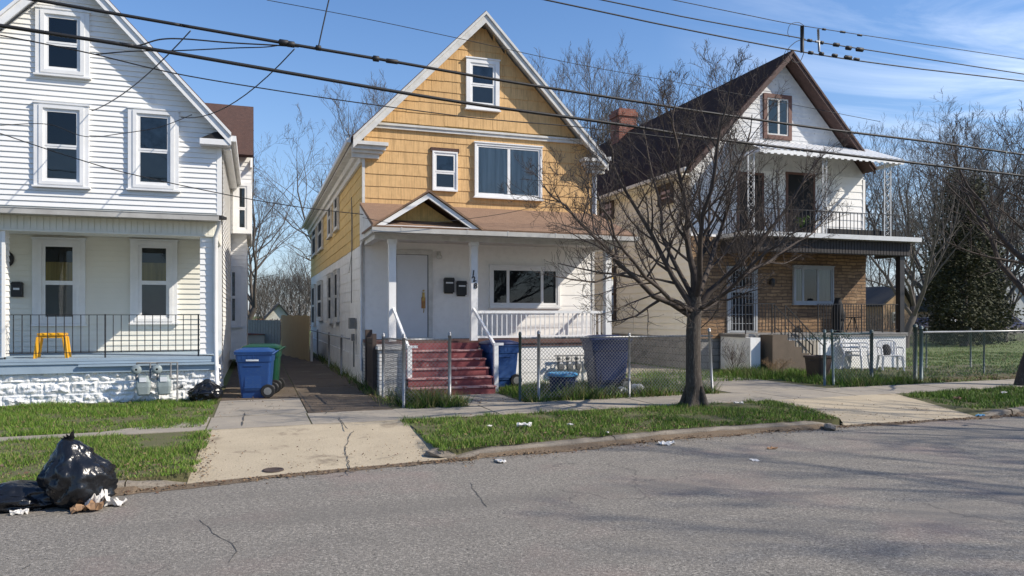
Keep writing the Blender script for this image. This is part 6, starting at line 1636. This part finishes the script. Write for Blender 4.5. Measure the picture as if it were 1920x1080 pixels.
for pts, r, kd in LIMBS:
    P3 = [sp(*p) for p in pts]
    Q = []
    for a, b in zip(P3, P3[1:]):
        Q += [a, a.lerp(b, 0.5) + T.rv() * 0.05]
    Q.append(P3[-1])
    T.limb(Q, r, 0.010, 0, None, kd + 4, 0.14)
st_ = tree_thing('spreading bare street tree on the grass strip before the fence', T.trunk, T.crown, M['bark'], M['twig'], 'street_tree', None, (tx, ty, 0))

def generic(seed, H, W, r, forks=5, base=0.25, tw=0.012, kids=(11, 8, 6), levels=3, up=0.30, lean=0.0, start=0.35, spread=0.8):
    G = TreeGen(seed, tw=tw, sides=(7, 5, 4, 3), spread=spread, up=up * 0.7, kids=kids, lens=(0.5, 0.5, 0.5), levels=levels, wig=0.12)
    p = Vector((0, 0, 0)); tr = G.path(Vector((0, 0, -0.1)), Vector((lean, 0, 1)), H * base + 0.1, 4, 0.05)
    G.trunk.tube(tr, [r * 1.3, r * 1.05, r, r * 0.92, r * 0.85], 9, 0, False)
    top = tr[-1]
    for k in range(forks):
        a = 2 * math.pi * (k + G.r.uniform(-0.25, 0.25)) / forks
        o = (0.0 if k == 0 and forks > 3 else 1.0) * G.r.uniform(0.7, 1.0)
        tgt = Vector((math.cos(a) * W * 0.5 * o, math.sin(a) * W * 0.5 * o, H * G.r.uniform(0.84, 1.0)))
        n = 7; P_ = []
        s0 = tr[-1 - (k % 2)]
        for i in range(n + 1):
            t = i / n
            q = s0.lerp(tgt, t); sw = math.sin(t * math.pi) * 0.12 * W
            q += Vector((math.cos(a) * sw * o, math.sin(a) * sw * o, 0)) + G.rv() * (0.012 * H if 0 < i else 0)
            P_.append(q)
        G.limb(P_, r * 0.58, tw * 1.2, 0, None, None, 0.15)
    return G
def scr(px, d):         # ground point at depth d along the ray through column px
    dx, dy, _ = ray(px, 0); return (dx * d, dy * d, 0)
VAR = [dict(H=15, W=9, r=.26, forks=5, base=.22), dict(H=16, W=5.5, r=.22, forks=4, base=.35, spread=0.6), dict(H=14, W=11, r=.30, forks=7, base=.2), dict(H=13, W=8, r=.2, forks=6, base=.18, tw=.010)]
protos = []
LT = [  # column, distance, top row, variant, label
    (455, 38, 235, 0, 'tall bare tree rising just right of the white house side wing'),
    (560, 62, 480, 3, 'bare tree standing over the cream garage roof'),
    (503, 70, 500, 0, 'bare tree behind the cream garage, leftmost over the hedge'),
    (600, 75, 430, 2, 'bare tree behind the far eave of the ochre house'),
    (640, 52, 165, 0, 'bare tree above the left eave of the ochre house, left of two'),
    (722, 60, 100, 1, 'bare tree against the left gable slope, right of two'),
    (1076, 52, 42, 1, 'tall bare tree between the two gables, just right of the ochre one'),
    (1160, 50, 60, 1, 'slim bare tree directly behind the brick chimney'),
    (1250, 56, 95, 0, 'bare tree right of the brick chimney above the dark roof'),
    (1345, 62, 120, 3, 'bare tree behind the dark roof slope nearest its peak'),
    (1120, 70, 200, 2, 'low bare tree filling the gap between ochre house and chimney'),
    (1612, 50, 222, 1, 'bare tree just right of the brown gable, above the awning end'),
    (1696, 36, 250, 0, 'bare tree rising beside the upstairs balcony end'),
    (1755, 48, 235, 2, 'broad bare tree left of the dark evergreen'),
    (1822, 52, 262, 3, 'bare tree behind the dark evergreen'),
    (1880, 44, 262, 2, 'bare tree behind the right street tree'),
    (1650, 75, 400, 3, 'distant bare tree over the slate roofed house'),
    (1730, 80, 380, 0, 'distant bare tree behind the parked blue car'),
    (1790, 84, 380, 3, 'distant bare tree between evergreen and brick house'),
    (1900, 78, 360, 3, 'distant bare tree above the grey boarded house'),
    (1850, 64, 330, 0, 'bare tree just left of the grey boarded house'),
    (1985, 60, 300, 2, 'bare tree partly cut by the right picture edge'),
    (425, 60, 300, 0, 'bare tree mostly hidden behind the white house wing')]
for i, (px, d, py, v, lb) in enumerate(LT):
    H = (EYE + (HORIZ - py) / FOC * d) * (0.86 if px < 1600 else 0.94)
    if v >= len(protos):
        pass
    while len(protos) <= v:
        q = VAR[len(protos)]; G = generic(20 + len(protos), q['H'], q['W'], q['r'], q['forks'], q['base'], tw=q.get('tw', 0.008), spread=q.get('spread', 0.8))
        protos.append((G, q, None))
    G, q, o = protos[v]
    loc = scr(px, d)
    if o is None:
        o = tree_thing(lb, G.trunk, G.crown, M['far_bark'], M['far_bark'], 'bare_tree', 'bare trees behind the houses')
        protos[v] = (G, q, o); place(o, loc, i * 1.3, H / q['H'])
    else: dup(o, loc, i * 2.17, H / q['H'], lb)
# right-hand street tree and the one across the road whose shade crosses the asphalt
G = generic(78, 6.0, 3.6, 0.15, 6, 0.38, tw=0.005, kids=(8, 7, 6), levels=3)
x2, y2 = atZ(1917, 723)
o = tree_thing('thick bare street tree at the right edge of the picture', G.trunk, G.crown, M['bark'], M['twig'], 'street_tree', None)
place(o, (x2, y2, 0), 0.6)
G = generic(91, 13, 10, 0.34, 7, 0.22, tw=0.012, kids=(9, 7, 5), levels=3)
o = tree_thing('big bare tree across the road that shades the asphalt', G.trunk, G.crown, M['bark'], M['twig'], 'shade_tree', None)
place(o, (20.5, -1.2, -0.12), 0.3)
for k, (x_, y_) in enumerate(((-4, -24), (7, -27), (17, -22), (-14, -20))):
    dup(protos[k % 3][2], (x_, y_, -0.1), k * 1.9, 0.75, ['bare tree across the road, reflected in the white house windows', 'bare tree across the road, straight behind the viewer', 'bare tree across the road, behind the viewer to the right', 'bare tree across the road, behind the viewer to the left'][k])
# evergreen and ivy-clad mass
def evergreen(label, loc, H, Rr, m, seed, n=9000, m2=None):
    o = thing('evergreen_tree', (0, 0, 0), label, 'tree', None)
    t = MB(); t.tube([(0, 0, 0), (0, 0, H * 0.95)], [0.22, 0.03], 7, cap=False); t.build('trunk', M['far_bark'], o)
    rr = random.Random(seed); c = MB(); br = []
    for k in range(150):
        z = H * (0.06 + 0.92 * rr.random()); a = rr.uniform(0, 6.28); L = Rr * (1.05 - z / H) ** 0.42 * rr.uniform(0.3, 1.25)
        br.append((z, a, L))
    for z, a, L in br:
        d = Vector((math.cos(a), math.sin(a), -0.10))
        c.tube([(0, 0, z), d * L + Vector((0, 0, z))], [0.03, 0.008], 3, 0, cap=False)
        for q in range(n // 150):
            t_ = rr.random() ** 0.6; p = Vector((0, 0, z)) + d * L * t_ + Vector((rr.gauss(0, 0.16), rr.gauss(0, 0.16), rr.gauss(-0.12, 0.28)))
            b = rr.uniform(0, 6.28); s = rr.uniform(0.06, 0.18)
            c.add([p, p + Vector((math.cos(b) * s, math.sin(b) * s, -s * 0.5)), p + Vector((math.cos(b + 0.7) * s, math.sin(b + 0.7) * s, s * 0.3))], [(0, 1, 2)], 1 if m2 and rr.random() < 0.35 else 0)
    c.build('crown', [m, m2 or m], o)
    place(o, loc); return o
d = 38; H = EYE + (HORIZ - 318) / FOC * d
evergreen('tall dark evergreen beyond the empty lot', scr(1808, d), H, 2.2, M['needle'], 3, 15000, M['needle2'])
evergreen('shorter dark evergreen left of the tall one', scr(1772, 40), 5.4, 1.7, M['needle'], 4, 8000, M['needle2'])
evergreen('brownish ivy covered tree right of the tall evergreen', scr(1850, 41), 5.8, 1.6, M['needle2'], 5, 8000, M['needle'])
# scrub at the far side
sb = MB()
for px0, px1, d, hh, n in ((1622, 1760, 44, 1.5, 2500), (1745, 1920, 45, 0.9, 3200), (590, 478, 74, 5.0, 3500), (1620, 1800, 95, 6.0, 4500), (1800, 1990, 95, 6.5, 5000)):
    for _ in range(n):
        x, y, _z = scr(random.uniform(min(px0, px1), max(px0, px1)), d + random.uniform(-1.5, 1.5)); z = hh * random.random() ** 1.3
        a = random.uniform(0, 6.28); L = hh * random.uniform(0.12, 0.3) ; w = 0.02 if d < 60 else 0.035
        c = Vector((x, y, z)); e = c + Vector((math.cos(a) * L * 0.5, math.sin(a) * L * 0.5, L))
        sb.add([c, c + Vector((w, 0, 0)), e], [(0, 1, 2)])
tag(sb.build('brush', M['far_bark']), 'tangled leafless brush along the backs of the far yards', 'brush', kind='stuff')
# low shrubs
def shrub(label, loc, h, w, m, seed, n=120):
    G = TreeGen(seed, tw=0.003, sides=(4, 3, 3), spread=0.9, up=0.3, kids=(5, 4), lens=(0.5, 0.5), levels=2)
    for k in range(16):
        a = G.r.uniform(0, 6.28); d = Vector((math.cos(a) * w, math.sin(a) * w, h * G.r.uniform(0.6, 1)))
        G.limb([Vector((0, 0, 0)), d * 0.5 + G.rv() * 0.03, d], 0.006, 0.003, 0)
    o = G.crown.build('shrub', m); tag(o, label, 'shrub'); place(o, loc)
shrub('dark leafless shrub against the shaded porch side right of the trunk', (12.3, 17.2, 0), 0.8, 0.35, M['twig'], 4)
shrub('dry brown shrub under the stone faced house porch', (13.1, 16.6, 0), 0.4, 0.4, M['leaf_tan'], 6)
# ------------------------------------------------------------------ overhead lines
def smooth3(P, n=8):
    out = []
    for i in range(len(P) - 1):
        p0, p1, p2, p3 = P[max(i - 1, 0)], P[i], P[i + 1], P[min(i + 2, len(P) - 1)]
        for k in range(n):
            t = k / n
            out.append(0.5 * ((2 * p1) + (p2 - p0) * t + (2 * p0 - 5 * p1 + 4 * p2 - p3) * t * t + (3 * p1 - p0 - 3 * p2 + p3) * t ** 3))
    out.append(P[-1]); return out
def line(pts, y0, sl, r, label, cat='cable', name='overhead_cable', ext=True, n=8, blobs=()):
    P = [at_line(px, py, y0, sl) for px, py in pts]
    if ext:
        P = [P[0] + (P[0] - P[1]).normalized() * 14] + P + [P[-1] + (P[-1] - P[-2]).normalized() * 26]
    mb = MB(); mb.tube(smooth3(P, n), r, 6)
    for (px, py, rr, L) in blobs:
        c = at_line(px, py, y0, sl); e = at_line(px + 3, py + 0.4, y0, sl); d = (e - c).normalized()
        mb.tube([c - d * L, c - d * L * 0.8, c + d * L * 0.8, c + d * L], [rr * 0.5, rr, rr, rr * 0.5], 8)
    o = mb.build(name, M['cable'])
    return tag(o, label, cat, 'overhead lines along the street')
line([(68, 0), (355, 50), (540, 82), (735, 115), (935, 150), (1160, 185), (1320, 210), (1540, 241), (1760, 268), (1920, 290)], 11.0, 0.06, 0.022, 'thick black cable crossing the ochre gable, upper of the two', blobs=((532, 80, 0.045, 0.07), (545, 83, 0.045, 0.06), (597, 90, 0.04, 0.04), (705, 110, 0.045, 0.05), (735, 115, 0.035, 0.1)))
line([(0, 48), (240, 85), (480, 126), (560, 140), (860, 191), (1160, 233), (1320, 258), (1540, 285), (1760, 311), (1920, 330)], 11.0, 0.06, 0.025, 'thick black cable crossing the ochre gable, lower of the two')
line([(1024, 0), (1260, 50), (1508, 98), (1700, 126), (1920, 152)], 12.5, 0.06, 0.014, 'lowest of the three power wires over the brown gable', blobs=((1520, 99, 0.04, 0.06), (1540, 101, 0.045, 0.05), (1565, 104, 0.04, 0.07), (1590, 108, 0.05, 0.10), (1606, 111, 0.035, 0.08)))
line([(1129, 0), (1300, 35), (1498, 71), (1515, 76), (1700, 105), (1920, 139)], 12.5, 0.06, 0.012, 'middle one of the three power wires over the brown gable', blobs=((1518, 76, 0.035, 0.06), (1540, 80, 0.04, 0.05), (1568, 84, 0.045, 0.08), (1591, 90, 0.05, 0.07), (1612, 93, 0.05, 0.10)))
line([(1263, 0), (1400, 28), (1503, 48), (1700, 78), (1920, 111)], 12.5, 0.06, 0.008, 'topmost of the three power wires over the brown gable', blobs=((1545, 55, 0.025, 0.05), (1580, 60, 0.025, 0.08), (1612, 66, 0.025, 0.07)))
line([(500, 0), (680, 34), (860, 72), (1080, 120), (1300, 160), (1650, 228)], 13.5, 0.05, 0.006, 'very thin wire passing before the ochre gable peak', ext=False)
line([(0, 66), (160, 98), (330, 138), (520, 170), (690, 195), (900, 222), (1085, 238), (1290, 262)], 12.0, 0.05, 0.009, 'thin wire running below the two thick cables', ext=False)
line([(0, 250), (120, 290), (240, 325), (430, 366), (560, 388), (681, 402)], 13.0, 0.10, 0.008, 'thin sagging wire from the white house to the ochre house corner', ext=False)
line([(240, 88), (265, 84), (300, 74), (345, 73), (430, 80), (520, 85), (560, 88)], 11.0, 0.06, 0.010, 'slack loop of wire beside the upper thick cable', ext=False)
line([(180, 102), (250, 96), (330, 95), (440, 90), (500, 88), (540, 82)], 11.1, 0.06, 0.008, 'second slack wire joining the upper thick cable', ext=False)
line([(0, 235), (90, 233), (160, 256), (230, 250), (300, 238), (360, 215)], 13.0, 0.03, 0.006, 'faint thin wire before the white house upper windows', ext=False)
line([(680, 408), (760, 420), (880, 410), (1000, 388), (1110, 345)], 15.0, 0.02, 0.006, 'thin wire drooping across the front of the ochre house', ext=False)
line([(619, -10), (612, 20), (603, 60), (597, 88)], 11.0, 0.06, 0.011, 'short wire dropping steeply onto the upper thick cable', ext=False)
def drop(pa, pb, Yb, r, label, sag=0.25, mid=None):
    a = at_line(*pa, 11.0, 0.06); X, Z = atY(*pb, Yb); b = Vector((X, Yb, Z)); P = []
    for i in range(13):
        t = i / 12; q = a.lerp(b, t); q.z -= sag * 4 * t * (1 - t); P.append(q)
    mb = MB(); mb.tube(P, r, 6); o = mb.build('service_wire', M['cable']); tag(o, label, 'cable', 'service wires to the houses')
drop((357, 58), (172, 208), WY - 0.1, 0.009, 'service wire dropping to the left upper window of the white house', 0.15)
drop((552, 92), (340, 220), WY - 0.1, 0.009, 'service wire dropping to the right upper window of the white house', 0.30)
# spacer bracket on the power wires
b = thing('line_spacer', at_line(1504, 73, 12.5, 0.06), 'black upright spacer bar on the power wires over the brown gable', 'line spacer')
k = MB(); c0 = at_line(1504, 98, 12.5, 0.06); c1 = at_line(1504, 49, 12.5, 0.06); k.tube([c0, c1], 0.040, 8); k.build('bar', M['cable'], b)
k = MB(); c = at_line(1536, 97, 12.5, 0.06); e = at_line(1534, 55, 12.5, 0.06); k.tube([c, e], 0.025, 8); k.tube([at_line(1529, 78, 12.5, 0.06), at_line(1543, 79, 12.5, 0.06)], 0.025, 8); k.build('cross_clamp', M['galv'], b)
k = MB()
k.tube(smooth3([at_line(x, y, 12.5, 0.06) for x, y in [(1508, 97), (1500, 115), (1488, 116), (1480, 105), (1478, 92), (1490, 80), (1500, 75)]]), 0.008, 5)
k.tube(smooth3([at_line(x, y, 12.5, 0.06) for x, y in [(1510, 50), (1497, 42), (1482, 46), (1477, 60), (1480, 70)]]), 0.006, 5)
k.tube(smooth3([at_line(x, y, 12.5, 0.06) for x, y in [(1475, 92), (1468, 110), (1480, 118)]]), 0.006, 5)
k.build('jumper_loop', M['cable'], b)
